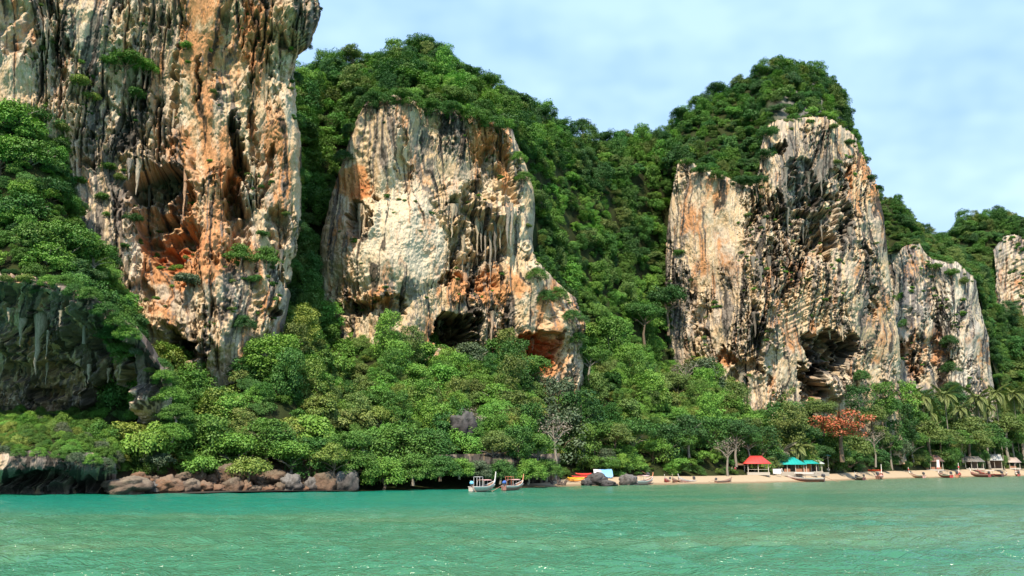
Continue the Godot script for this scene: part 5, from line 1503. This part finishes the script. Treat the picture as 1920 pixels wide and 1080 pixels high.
func build_boats() -> void:
	var white := Color(0.72, 0.68, 0.62)
	var brown := Color(0.16, 0.075, 0.05)
	var red := Color(0.42, 0.05, 0.045)
	var pink := Color(0.66, 0.36, 0.34)
	var g := "boats moored or beached along the sand"
	longtail("pale longtail boat with light blue motor cover and white prow, off the rock bank", afloat(906, 920), 1.12, {"hull": Color(0.52, 0.44, 0.38), "trim": white, "rail": white, "prow": 1.7, "prow_color": white, "roof": pink, "roof_length": 3.2, "roof_at": 0.4, "frame": Color(0.6, 0.6, 0.58), "cover": Color(0.16, 0.5, 0.72), "swing": 0.7, "size": 0.73, "group": g})
	longtail("longtail boat with dark blue motor cover and orange prow, moored beside the pale one", afloat(963, 918), 1.16, {"hull": Color(0.30, 0.15, 0.12), "trim": Color(0.66, 0.58, 0.52), "rail": white, "prow": 1.25, "prow_color": Color(0.62, 0.27, 0.13), "roof": Color(0.68, 0.4, 0.38), "roof_length": 3.6, "cover": Color(0.05, 0.13, 0.42), "frame": Color(0.52, 0.17, 0.1), "swing": -0.2, "size": 0.72, "group": g})
	var old := longtail("weathered grey wooden longtail boat drawn up on the sand behind the grey rock", at(1180, 898, 192), 2.9, {"hull": Color(0.2, 0.17, 0.15), "trim": Color(0.36, 0.33, 0.31), "prow": 0.6, "prow_color": Color(0.33, 0.31, 0.29), "group": g, "size": 0.85})
	old.rotation.z = 0.05
	longtail("pink and white longtail boat with orange prow, right of the grey rock", afloat(1208, 908), 1.0, {"hull": Color(0.5, 0.36, 0.32), "trim": white, "prow": 0.9, "prow_color": Color(0.6, 0.25, 0.12), "roof": Color(0.72, 0.5, 0.48), "roof_length": 3.0, "seat": Color(0.6, 0.2, 0.18), "size": 0.85, "group": g})
	longtail("dark framed boat lying behind the pink and white one", at(1207, 898, 196), 0.7, {"hull": Color(0.15, 0.1, 0.08), "trim": Color(0.25, 0.18, 0.14), "prow": 0.7, "prow_color": Color(0.5, 0.2, 0.1), "roof": Color(0.16, 0.09, 0.07), "roof_length": 3.4, "size": 0.9, "group": g})
	longtail("red hulled boat beached bow first, leftmost of the three side by side", afloat(1252, 906.5), -1.9, {"hull": red, "trim": pink, "prow": 0.8, "prow_color": white, "size": 0.72, "group": g})
	longtail("brown boat beached bow first, middle of the three side by side", afloat(1268, 906.4), -1.95, {"hull": Color(0.3, 0.15, 0.1), "trim": Color(0.5, 0.33, 0.26), "prow": 0.9, "prow_color": Color(0.62, 0.5, 0.34), "size": 0.72, "group": g})
	longtail("pale pink boat beached bow first, rightmost of the three side by side", afloat(1288, 906.2), -2.2, {"hull": Color(0.6, 0.4, 0.34), "trim": white, "prow": 0.7, "prow_color": white, "size": 0.78, "group": g})
	longtail("small brown roofless boat alone on the sand left of the pavilion", afloat(1357, 905.5), 0.75, {"hull": Color(0.26, 0.14, 0.1), "trim": Color(0.4, 0.3, 0.24), "prow": 0.25, "prow_color": Color(0.3, 0.17, 0.12), "size": 0.62, "tilt": 0.1, "group": g})
	longtail("large dark longtail boat with white roof and prow, broadside below the teal roofs", afloat(1508, 902.4), 2.62, {"hull": Color(0.13, 0.06, 0.05), "trim": Color(0.6, 0.5, 0.46), "rail": white, "prow": 1.4, "prow_color": white, "roof": Color(0.74, 0.7, 0.66), "roof_length": 4.6, "seat": Color(0.5, 0.1, 0.08), "swing": -0.3, "group": g})
	longtail("dark boat with white canopy seen from its stern, left of the red kayak row", afloat(1612, 899.2), 1.5, {"hull": Color(0.12, 0.06, 0.06), "trim": white, "prow": 0.9, "prow_color": white, "roof": Color(0.7, 0.66, 0.62), "roof_length": 3.0, "size": 0.85, "group": g})
	longtail("brown boat with an upright white prow, before the red kayak row", afloat(1650, 898), 1.08, {"hull": brown, "trim": pink, "prow": 1.9, "prow_color": white, "seat": red, "swing": 0.5, "group": g})
	longtail("small white and red boat standing alone midway along the far sand", afloat(1719, 895.6), 1.62, {"hull": Color(0.5, 0.3, 0.27), "trim": white, "prow": 1.6, "prow_color": white, "seat": red, "ribbon": red, "size": 0.9, "group": g})
	longtail("red longtail boat with a ribboned prow, left of the pair below the brown bar", afloat(1772, 895.2), 1.5, {"hull": red, "trim": white, "prow": 1.9, "prow_color": Color(0.6, 0.5, 0.46), "roof": Color(0.2, 0.17, 0.17), "roof_length": 3.4, "ribbon": Color(0.6, 0.08, 0.07), "group": g})
	longtail("orange-red longtail boat with tall white and red prow, right of the pair", afloat(1797, 894.8), 1.05, {"hull": Color(0.5, 0.22, 0.12), "trim": Color(0.6, 0.12, 0.1), "prow": 2.6, "prow_color": white, "ribbon": Color(0.55, 0.03, 0.06), "seat": red, "swing": 0.6, "group": g})
	longtail("dark red boat with a short white prow, third from the right edge", afloat(1838, 893.9), 1.7, {"hull": Color(0.28, 0.06, 0.06), "trim": pink, "prow": 1.2, "prow_color": white, "roof": Color(0.4, 0.12, 0.11), "roof_length": 3.0, "group": g})
	longtail("black and red boat with a pale roof, beside the little dinghy", afloat(1858, 893.5), 1.9, {"hull": Color(0.1, 0.05, 0.055), "trim": red, "prow": 0.8, "prow_color": Color(0.4, 0.2, 0.16), "roof": Color(0.62, 0.55, 0.52), "roof_length": 3.8, "group": g})
	longtail("red and white longtail boat with a red roof, cut by the right edge", afloat(1908, 892.4), 1.15, {"hull": Color(0.36, 0.08, 0.07), "trim": white, "prow": 1.2, "prow_color": white, "roof": Color(0.62, 0.1, 0.09), "roof_length": 3.0, "frame": Color(0.6, 0.58, 0.55), "swing": 0.5, "group": g})
	var dg := longtail("tiny reddish dinghy on the sand right of the black and red boat", afloat(1876, 893.2), 2.2, {"hull": Color(0.4, 0.2, 0.16), "trim": Color(0.5, 0.3, 0.25), "prow": 0.0, "prow_color": Color(0.4, 0.2, 0.16), "size": 0.42, "group": g})
	dg.position.y += 0.2
	# speed boats under covers at the back of the sand
	for a in [[1249, 889, 208, Color(0.03, 0.05, 0.09), 0.35, "covered boat under a dark blue sheet behind the three beached boats"], [1278, 889, 212, Color(0.62, 0.6, 0.58), 0.2, "white covered boat behind the three beached boats"]]:
		var o := thing("covered_boat", a[5], "boat", at(a[0], a[1], a[2]), a[4])
		o.scale = Vector3(0.5, 0.9, 0.9)
		obj("hull", band(0.0, 1.0, 0.0, 1.0, 0.0), mat("paint pale hull", Color(0.6, 0.58, 0.55), 0.5), o)
		var cm := SphereMesh.new()
		cm.radius = 1.0
		cm.height = 1.2
		var c := obj("boat_cover", cm, mat("cover %s" % a[3], a[3], 0.7), o)
		c.position = Vector3(-0.3, 0.65, 0)
		c.scale = Vector3(4.2, 0.75, 0.92)
	kayaks()


func kayak(label: String, where: Vector3, turn: float, color: Color, group: String) -> void:
	var o := thing("kayak", label, "kayak", where, turn, group)
	var st := SurfaceTool.new()
	st.begin(Mesh.PRIMITIVE_TRIANGLES)
	var pts := []
	var radii := []
	for k in 11:
		var t := k / 10.0
		pts.append(Vector3((t - 0.5) * 3.6, 0.22 + 0.35 * pow(absf(2 * t - 1), 3.0), 0))
		radii.append(0.36 * pow(sin(PI * (0.04 + 0.92 * t)), 0.6))
	tube(st, pts, radii, 10, true)
	st.generate_normals()
	var h := obj("hull", st.commit(), mat("plastic %s" % color, color, 0.35), o)
	h.scale = Vector3(1, 0.7, 1)
	var seat := CylinderMesh.new()
	seat.top_radius = 0.24
	seat.bottom_radius = 0.2
	seat.height = 0.06
	var s := obj("seat", seat, mat("kayak seat", Color(0.05, 0.05, 0.05), 0.8), o)
	s.position = Vector3(-0.2, 0.41, 0)
	s.scale = Vector3(1.6, 1, 0.9)


func kayaks() -> void:
	var red := Color(0.62, 0.05, 0.035)
	var yellow := Color(0.75, 0.42, 0.04)
	var green := Color(0.02, 0.36, 0.2)
	var orange := Color(0.7, 0.14, 0.03)
	var near := "kayaks on the sand left of the tarpaulin"
	kayak("red kayak leaning highest, next to the black crag and the blue tarpaulin", at(1094, 891, 182), 0.4, red, near)
	kayak("red kayak lying just left of the highest red one", at(1088, 896, 180), 0.3, red, near)
	kayak("yellow kayak below the red ones on the near sand", at(1080, 899, 177), 2.7, yellow, near)
	kayak("orange-yellow kayak, lowest and leftmost on the near sand", at(1078, 902, 174), 2.8, Color(0.7, 0.3, 0.05), near)
	var stack := "green kayaks stacked left of the bare tree"
	for k in 4:
		kayak("green kayak, %s in the stack left of the bare tree" % ["lower left one", "lower right one", "upper left one", "upper right one"][k], at(1330 + 9 * (k % 2), 892.5, 212) + Vector3(0, 0.45 * (k / 2), 0), 1.2, green, stack)
	var line := "orange kayaks standing in a row at the back of the sand"
	for k in 8:
		kayak("orange-red kayak, %s in the row of eight under the trees" % (ORDINAL[k] + " from the left"), at(1627 + 3.3 * k, 883.2, 296), 1.5, orange if k % 2 else red, line)


# ---------------------------------------------------------------- huts, roofs, tarpaulin
func gable(l: float, w: float, h: float, over: float, hip: float) -> ArrayMesh:
	# a roof shell with its ridge along x, hipped at the ends by `hip`
	var st := SurfaceTool.new()
	st.begin(Mesh.PRIMITIVE_TRIANGLES)
	var e := [Vector3(-l / 2 - over, 0, w / 2 + over), Vector3(l / 2 + over, 0, w / 2 + over), Vector3(l / 2 + over, 0, -w / 2 - over), Vector3(-l / 2 - over, 0, -w / 2 - over)]
	var r := [Vector3(-l / 2 + hip, h, 0), Vector3(l / 2 - hip, h, 0)]
	var d := Vector3(0, -0.1, 0)
	var quads := [[e[0], r[0], r[1], e[1]], [e[2], r[1], r[0], e[3]]]
	for q in quads:
		for k in [0, 1, 2, 0, 2, 3]:
			st.add_vertex(q[k])
		for k in [0, 2, 1, 0, 3, 2]:
			st.add_vertex(q[k] + d)
	for t in [[e[3], r[0], e[0]], [e[1], r[1], e[2]]]:
		for k in [0, 1, 2]:
			st.add_vertex(t[k])
		for k in [0, 2, 1]:
			st.add_vertex(t[k] + d)
	for k in 4:
		var a: Vector3 = e[k]
		var b: Vector3 = e[(k + 1) % 4]
		for v in [a, b, b + d, a, b + d, a + d]:
			st.add_vertex(v)
	st.generate_normals()
	return st.commit()


func hut(called: String, label: String, where: Vector3, turn: float, l: float, w: float, eaves: float, h: float, hip: float, roof: Color, extra := {}) -> Node3D:
	var px := 960.0 - where.x / where.z * FOCAL
	var back := inland(px) + w * 0.5 + (7.0 if px > 1700.0 else 0.5)
	if -where.z < back:
		where = where * (back / -where.z) + Vector3(0, EYE * (1.0 + back / where.z), 0)
	var o := thing(called, label, extra.get("category", "hut"), where, turn)
	var wood := mat("post wood %s" % extra.get("post", Color(0.5, 0.45, 0.38)), extra.get("post", Color(0.5, 0.45, 0.38)), 0.85)
	obj("floor", one_box(Vector3(0, 0.1, 0), Vector3(l + 0.3, 0.7, w + 0.3)), mat("concrete", Color(0.42, 0.38, 0.32), 0.9), o)
	var cols: int = extra.get("posts", 3)
	for i in cols:
		for s in [1, -1]:
			var x := lerpf(-l / 2 + 0.1, l / 2 - 0.1, i / float(cols - 1))
			obj("post", one_box(Vector3(x, (eaves + 0.45) / 2, s * (w / 2 - 0.1)), Vector3(0.16, eaves - 0.45, 0.16)), wood, o)
	var rm := mat("roof %s" % roof, roof, extra.get("gloss", 0.6))
	var rf := obj("roof", gable(l, w, h, 0.55, hip), rm, o)
	rf.position.y = eaves
	var sl := Vector3(0, h, w / 2 + 0.55)
	var ridge := obj("ridge_cap", one_box(Vector3(0, h + 0.03, 0), Vector3(l - 2 * hip + 0.2, 0.1, 0.3)), rm, rf)
	var n := int(l / 0.8)
	for k in n:
		var x := lerpf(-l / 2, l / 2, (k + 0.5) / n)
		if absf(x) > l / 2 - hip * 0.6:
			continue
		var a := Vector3(x, 0.03, w / 2 + 0.5)
		var b := Vector3(clampf(x, -l / 2 + hip, l / 2 - hip), h + 0.02, 0.05)
		obj("roof_seam", bar(a, b, 0.035), rm, rf)
	if extra.get("wall", false):
		obj("back_wall", one_box(Vector3(0, eaves / 2 + 0.2, -w / 2 + 0.3), Vector3(l - 0.4, eaves - 0.5, 0.1)), mat("wall %s" % extra.get("wall_color", Color(0.2, 0.12, 0.08)), extra.get("wall_color", Color(0.2, 0.12, 0.08)), 0.9), o)
	for k in extra.get("counters", 0):
		obj("counter", one_box(Vector3(lerpf(-l / 3, l / 3, k / 2.0), 0.85, w / 2 - 0.5), Vector3(1.5, 0.9, 0.5)), mat("counter wood", Color(0.3, 0.14, 0.08), 0.8), o)
	if extra.get("rails", false):
		for s in [-1, 1]:
			obj("rail", bar(Vector3(-l / 2, 1.1, s * (w / 2 - 0.1)), Vector3(l / 2, 1.1, s * (w / 2 - 0.1)), 0.04), wood, o)
	return o


func build_huts() -> void:
	var teal := Color(0.01, 0.36, 0.31)
	hut("pavilion", "open beach pavilion with a bright red hipped roof on pale posts", at(1419, 889, 216), -0.06, 5.0, 4.2, 2.5, 1.75, 1.1, Color(0.62, 0.06, 0.05), {"category": "pavilion", "rails": true})
	hut("lean_to", "low brown lean-to roof against the left side of the red pavilion", at(1384, 889, 220), 0.02, 2.6, 3.0, 2.2, 0.4, 0.2, Color(0.22, 0.12, 0.08), {"posts": 2, "wall": true})
	hut("restaurant", "long open restaurant with a teal green roof right of the red pavilion", at(1472, 888, 230), -0.08, 8.4, 6.0, 2.3, 1.7, 1.6, teal, {"category": "restaurant", "posts": 5, "wall": true, "counters": 3})
	hut("kiosk", "teal roofed annex with orange doorway between the restaurant and the white roof", at(1508, 888, 240), -0.05, 5.4, 5.0, 2.6, 0.8, 0.3, teal, {"posts": 3, "wall": true, "wall_color": Color(0.5, 0.17, 0.06), "counters": 2})
	hut("kiosk", "small hut with a flat greyish white roof right of the teal roofs", at(1528, 887, 236), -0.1, 3.2, 3.6, 2.5, 0.9, 0.2, Color(0.55, 0.58, 0.54), {"posts": 2, "wall": true, "wall_color": Color(0.12, 0.06, 0.05)})
	hut("kiosk", "small teal roof half hidden under the flame tree", at(1541, 882, 262), 0.1, 3.0, 3.0, 4.2, 0.9, 0.8, Color(0.02, 0.3, 0.26), {"posts": 2})
	hut("beach_bar", "shaded brown roofed beach bar under the trees, left of the white post", at(1744, 882, 332), 0.15, 8.0, 5.0, 3.4, 2.4, 0.3, Color(0.2, 0.11, 0.075), {"posts": 4, "wall": true, "counters": 3})
	hut("beach_hut", "long grey thatched hut under the spreading trees", at(1822, 880, 366), 0.05, 8.0, 5.0, 3.2, 2.2, 0.5, Color(0.2, 0.18, 0.15), {"posts": 4, "wall": true})
	hut("beach_hut", "hut with a steep white metal roof under the trees", at(1866, 880, 384), -0.5, 6.0, 5.0, 4.0, 2.8, 0.2, Color(0.42, 0.42, 0.4), {"posts": 3, "wall": true})
	hut("beach_hut", "small wooden hut with a pinkish grey roof near the right edge", at(1899, 879, 398), 0.05, 5.2, 4.0, 3.0, 2.4, 0.3, Color(0.4, 0.32, 0.28), {"posts": 3, "wall": true, "wall_color": Color(0.1, 0.09, 0.12), "counters": 2})
	# signs, tarpaulin, low wall
	var ban := thing("banner", "white cloth banner with faint blue marks between two stakes before the restaurant", "banner", at(1457.5, 889.5, 221))
	obj("cloth", one_box(Vector3(0, 0.75, 0), Vector3(2.0, 1.1, 0.03)), mat("banner cloth", Color(0.78, 0.78, 0.8), 0.8), ban)
	for s in [-1, 1]:
		obj("stake", bar(Vector3(s * 1.02, -0.2, 0), Vector3(s * 1.02, 1.4, 0), 0.04), mat("stake wood", Color(0.4, 0.3, 0.2), 0.9), ban)
	for k in 4:
		obj("mark", one_box(Vector3(-0.6 + 0.4 * k, 0.75 + 0.1 * sin(k * 2.0), 0.022), Vector3(0.26, 0.16, 0.01)), mat("blue print", Color(0.3, 0.4, 0.65), 0.8), ban)
	var post := thing("signboard", "tall white signboard with a red edge beside the brown beach bar", "signboard", at(1760, 880, 322))
	obj("board", one_box(Vector3(0, 2.0, 0), Vector3(0.9, 2.6, 0.08)), mat("sign white", Color(0.72, 0.72, 0.7), 0.6), post)
	obj("edge", one_box(Vector3(0.52, 2.0, 0.0), Vector3(0.14, 2.6, 0.1)), mat("sign red", Color(0.45, 0.05, 0.04), 0.6), post)
	obj("pole", bar(Vector3(0, -0.3, 0), Vector3(0, 0.8, 0), 0.06), mats["stake wood"], post)
	var tarp := thing("tarpaulin", "blue and white tarpaulin stretched over poles behind the craggy black rock", "tarpaulin", at(1131, 898, 184))
	var st := SurfaceTool.new()
	st.begin(Mesh.PRIMITIVE_TRIANGLES)
	var tn := noise(401, 2)
	var pos := []
	var cs := []
	for j in 12:
		var p := PackedVector3Array()
		var c := PackedColorArray()
		for i in 16:
			var u := i / 15.0
			var v := j / 11.0
			p.append(Vector3(lerpf(-1.9, 1.9, u), 1.9 - 1.45 * v * v - 0.25 * sin(PI * u) * v + 0.10 * tn.get_noise_2d(u * 3, v * 3), lerpf(-1.2, 1.3, v)))
			c.append(Color(0.72, 0.76, 0.8).lerp(Color(0.2, 0.42, 0.72), smoothstep(0.2, 0.4, u - 0.15 * v)))
		pos.append(p)
		cs.append(c)
	var tm := mat("tarpaulin", Color(1, 1, 1), 0.5)
	tm.vertex_color_use_as_albedo = true
	obj("sheet", grid_mesh(pos, cs, 16, 12), tm, tarp)
	for s in [-1, 1]:
		obj("pole", bar(Vector3(s * 1.8, -0.4, -1.1), Vector3(s * 1.8, 2.0, -1.1), 0.05), mats["stake wood"], tarp)
		obj("pole", bar(Vector3(s * 1.8, -0.4, 1.2), Vector3(s * 1.8, 0.7, 1.2), 0.05), mats["stake wood"], tarp)
	var wall := obj("retaining_wall", one_box(Vector3(0, 0.2, 0), Vector3(14.0, 0.9, 0.4)), mat("wall concrete", Color(0.36, 0.32, 0.27), 0.95))
	wall.position = at(1500, 890.5, 224)
	wall.rotation.y = -0.12
	tag(wall, "low pale concrete wall along the back of the sand below the teal roofs", "wall")


# ---------------------------------------------------------------- people
func person(label: String, where: Vector3, turn: float, pose: Dictionary, shirt: Color, shorts: Color, hair: Color) -> void:
	# joints of a standing figure, each bone a tapered capsule; one smooth surface drawn round them all
	var step: float = pose.get("step", 0.12)
	var arm: float = pose.get("arm", 0.1)
	var hip := Vector3(0, 0.92, 0)
	var neck := Vector3(0.02, 1.46, 0)
	var bones := [[hip, Vector3(0, 1.2, 0), 0.135, 0.125], [Vector3(0, 1.2, 0), Vector3(0, 1.38, 0), 0.125, 0.12], [neck - Vector3(0, 0.06, 0), neck + Vector3(0.01, 0.08, 0), 0.055, 0.05],
		[Vector3(0.03, 1.60, 0), Vector3(0.03, 1.68, 0), 0.085, 0.09], [Vector3(0.10, 1.60, 0), Vector3(0.115, 1.615, 0), 0.02, 0.015]]
	for s in [-1, 1]:
		var h := hip + Vector3(0, -0.02, 0.085 * s)
		var knee := Vector3(step * s * 0.6 + 0.02, 0.49, 0.095 * s)
		var ankle := Vector3(step * s, 0.08, 0.1 * s)
		var sh := Vector3(0, 1.40, 0.185 * s)
		var elbow := sh + Vector3(-0.02 + arm * (0.4 if s > 0 else -0.4), -0.29, 0.06 * s)
		var wrist := elbow + Vector3(0.07 + arm * (1.4 if s > 0 else 0.2), -0.23, 0.0)
		bones.append_array([[h, knee, 0.088, 0.062], [knee, ankle, 0.058, 0.038], [ankle, ankle + Vector3(0.15, -0.045, 0.015 * s), 0.04, 0.032], [Vector3(0, 1.38, 0), sh, 0.09, 0.068], [sh, elbow, 0.052, 0.042], [elbow, wrist, 0.04, 0.03], [wrist, wrist + Vector3(0.02, -0.09, 0), 0.034, 0.026]])
		for f in 4:
			bones.append([wrist + Vector3(0.02 - 0.016 * f + 0.02, -0.09, 0), wrist + Vector3(0.045 - 0.016 * f, -0.17 + 0.008 * absf(f - 1.5), 0), 0.011, 0.009])
		bones.append([wrist + Vector3(0.03, -0.03, 0), wrist + Vector3(0.07, -0.09, 0.01 * s), 0.013, 0.010])
	var cell := 0.028
	var lo := Vector3(-0.45, -0.02, -0.45)
	var dims := Vector3i(34, 65, 33)
	var field := PackedFloat32Array()
	field.resize(dims.x * dims.y * dims.z)
	field.fill(9.0)
	for b in bones:
		var p: Vector3 = b[0]
		var q: Vector3 = b[1]
		var pad: float = maxf(b[2], b[3]) + 0.09
		var mn := Vector3i(((p.min(q) - Vector3.ONE * pad - lo) / cell).floor()).clamp(Vector3i.ZERO, dims - Vector3i.ONE)
		var mx := Vector3i(((p.max(q) + Vector3.ONE * pad - lo) / cell).ceil()).clamp(Vector3i.ZERO, dims - Vector3i.ONE)
		var pq := q - p
		var l2 := maxf(pq.length_squared(), 1e-6)
		for z in range(mn.z, mx.z + 1):
			for y in range(mn.y, mx.y + 1):
				for x in range(mn.x, mx.x + 1):
					var w := lo + Vector3(x, y, z) * cell
					var t := clampf((w - p).dot(pq) / l2, 0.0, 1.0)
					var d := w.distance_to(p + pq * t) - lerpf(b[2], b[3], t)
					var k := (z * dims.y + y) * dims.x + x
					var e := field[k]
					var h := maxf(0.03 - absf(d - e), 0.0) / 0.03
					field[k] = minf(d, e) - h * h * 0.0075
	# surface nets
	var verts := PackedVector3Array()
	var ids := PackedInt32Array()
	ids.resize(field.size())
	ids.fill(-1)
	var off := []
	for k in 8:
		off.append(Vector3i(k & 1, (k >> 1) & 1, k >> 2))
	var edges := [[0, 1], [0, 2], [0, 4], [1, 3], [1, 5], [2, 3], [2, 6], [4, 5], [4, 6], [3, 7], [5, 7], [6, 7]]
	for z in dims.z - 1:
		for y in dims.y - 1:
			for x in dims.x - 1:
				var f := []
				var inside := 0
				for k in 8:
					var v := field[((z + off[k].z) * dims.y + y + off[k].y) * dims.x + x + off[k].x]
					f.append(v)
					inside += 1 if v < 0.0 else 0
				if inside == 0 or inside == 8:
					continue
				var sum := Vector3.ZERO
				var n := 0
				for e in edges:
					var a: float = f[e[0]]
					var b: float = f[e[1]]
					if (a < 0.0) != (b < 0.0):
						sum += Vector3(off[e[0]]).lerp(Vector3(off[e[1]]), a / (a - b))
						n += 1
				ids[(z * dims.y + y) * dims.x + x] = verts.size()
				verts.append(lo + (Vector3(x, y, z) + sum / n) * cell)
	var st := SurfaceTool.new()
	st.begin(Mesh.PRIMITIVE_TRIANGLES)
	var skin := Color(0.42, 0.25, 0.17)
	for v in verts:
		var arm_skin := absf(v.z) > 0.235 and v.y < 1.24
		var c := skin
		if v.y > 0.56 and v.y < 0.95 and not arm_skin:
			c = shorts
		elif v.y >= 0.95 and v.y < 1.45 and not arm_skin:
			c = shirt
		st.set_color(c)
		st.add_vertex(v)
	var ax := [Vector3i(1, 0, 0), Vector3i(0, 1, 0), Vector3i(0, 0, 1)]
	for z in range(1, dims.z - 1):
		for y in range(1, dims.y - 1):
			for x in range(1, dims.x - 1):
				var k := (z * dims.y + y) * dims.x + x
				for a in 3:
					var o2: Vector3i = ax[a]
					var v0 := field[k]
					var v1 := field[((z + o2.z) * dims.y + y + o2.y) * dims.x + x + o2.x]
					if (v0 < 0.0) == (v1 < 0.0):
						continue
					var u: Vector3i = ax[(a + 1) % 3]
					var w: Vector3i = ax[(a + 2) % 3]
					var q := []
					for c in [Vector3i.ZERO, u, u + w, w]:
						q.append(ids[((z - c.z) * dims.y + y - c.y) * dims.x + x - c.x])
					if q.min() < 0:
						continue
					for i in ([0, 2, 1, 0, 3, 2] if v0 < 0.0 else [0, 1, 2, 0, 2, 3]):
						st.add_index(q[i])
	st.generate_normals()
	var m := mat("person", Color(1, 1, 1), 0.8)
	m.vertex_color_use_as_albedo = true
	var o := thing("person", label, "person", where, turn)
	obj("body", st.commit(), m, o)
	var hm := SphereMesh.new()
	hm.radius = 0.105
	hm.height = 0.2
	hm.radial_segments = 14
	hm.rings = 8
	var hr := obj("hair", hm, mat("hair %s" % hair, hair, 0.7), o)
	hr.position = Vector3(0.005, 1.69, 0)
	hr.scale = Vector3(1.0, 0.95, 0.95)


func build_people() -> void:
	var dark := Color(0.02, 0.015, 0.012)
	person("person in white shirt and reddish shorts wading near the right edge", at(1888, 891.6, 408), 0.6, {"step": 0.2}, Color(0.75, 0.74, 0.72), Color(0.42, 0.2, 0.16), dark)
	person("person in a pale shirt standing right of the orange kayaks", at(1676, 884.4, 322), -0.8, {"step": 0.08}, Color(0.66, 0.62, 0.6), Color(0.5, 0.45, 0.42), dark)
	person("person in a yellow shirt beside the one in the pale shirt", at(1684, 883.6, 326), 2.2, {"step": 0.05}, Color(0.7, 0.42, 0.08), Color(0.1, 0.08, 0.1), dark)
	person("person in a dark red top standing beside the lean-to left of the pavilion", at(1379, 888.6, 214), 1.2, {"step": 0.06}, Color(0.36, 0.04, 0.07), Color(0.08, 0.07, 0.1), dark)
	person("person in a pale violet top, left one of the two beside the lean-to", at(1373, 888.8, 213), -0.5, {"step": 0.1, "arm": 0.2}, Color(0.5, 0.46, 0.58), Color(0.1, 0.1, 0.14), dark)


func _ready() -> void:
	var cam := Camera3D.new()
	cam.name = "camera"
	cam.fov = 36.0
	cam.far = 6000.0
	cam.near = 0.2
	cam.position = Vector3(0, EYE, 0)
	cam.rotation = Vector3(PITCH, 0, 0)
	add_child(cam)
	var sky_mat := ProceduralSkyMaterial.new()
	sky_mat.sky_top_color = Color(0.20, 0.38, 0.68).linear_to_srgb()
	sky_mat.sky_horizon_color = Color(0.475, 0.645, 0.77).linear_to_srgb()
	sky_mat.sky_curve = 0.22
	sky_mat.ground_bottom_color = Color(0.12, 0.25, 0.2).linear_to_srgb()
	sky_mat.ground_horizon_color = Color(0.35, 0.45, 0.45).linear_to_srgb()
	sky_mat.sun_angle_max = 12.0
	sky_mat.sky_cover = ImageTexture.create_from_image(clouds())
	sky_mat.sky_cover_modulate = Color(1, 1, 1, 1)
	var sky := Sky.new()
	sky.sky_material = sky_mat
	var env := Environment.new()
	env.background_mode = Environment.BG_SKY
	env.sky = sky
	env.tonemap_mode = Environment.TONE_MAPPER_LINEAR
	env.tonemap_exposure = 1.6
	env.sdfgi_enabled = true
	env.ssao_enabled = true
	env.ssil_enabled = true
	var we := WorldEnvironment.new()
	we.name = "sky"
	we.environment = env
	add_child(we)
	var sun := DirectionalLight3D.new()
	sun.name = "sun"
	sun.light_color = Color(1.0, 0.94, 0.85)
	sun.light_energy = 1.5
	sun.light_angular_distance = 0.5
	sun.shadow_enabled = true
	sun.rotation = Vector3(deg_to_rad(-52.0), deg_to_rad(-9.0), 0)
	add_child(sun)

	for k in 4:
		nz.append(noise(31 + k, [2, 3, 4, 2][k]))
	var cell := noise(36, 1, FastNoiseLite.TYPE_CELLULAR)
	cell.cellular_return_type = FastNoiseLite.RETURN_DISTANCE2_SUB
	nz.append(cell)
	make_materials()
	build_sea()
	build_land()
	build_cliffs()
	make_crowns()
	build_forest()
	build_tufts()
	build_trees()
	build_palms()
	build_boulders()
	build_huts()
	build_boats()
	build_people()


func clouds() -> Image:
	# thin high cloud: wisps spread over the whole sky, denser in drifts
	var im := Image.create(1024, 512, false, Image.FORMAT_RGBAF)
	var a := noise(91, 5)
	var b := noise(92, 3)
	for y in 512:
		var e := PI * (0.5 - (y + 0.5) / 512.0)
		for x in 1024:
			var t := TAU * x / 1024.0
			var d := Vector3(sin(t) * cos(e), sin(e), -cos(t) * cos(e))
			var flat := d / maxf(0.12, d.y + 0.12)
			var w := a.get_noise_3d(flat.x * 3.4 + flat.z * 1.6, d.y * 2.0, flat.z * 1.6 - flat.x * 0.5)
			var f := a.get_noise_3d(flat.x * 5.0 + flat.z * 4.0 + 20.0, 4.0, flat.z * 9.0 - flat.x * 3.0)
			var s := b.get_noise_3d(flat.x * 0.42 + 1.7, 3.0, flat.z * 0.42)
			var c := clampf(0.45 + 0.2 * d.x + 0.5 * w + 0.5 * s + 0.4 * f, 0.0, 1.0) if e > 0.0 else 0.0
			im.set_pixel(x, y, Color(0.9, 0.95, 1.0, 0.18 * c))
	return im
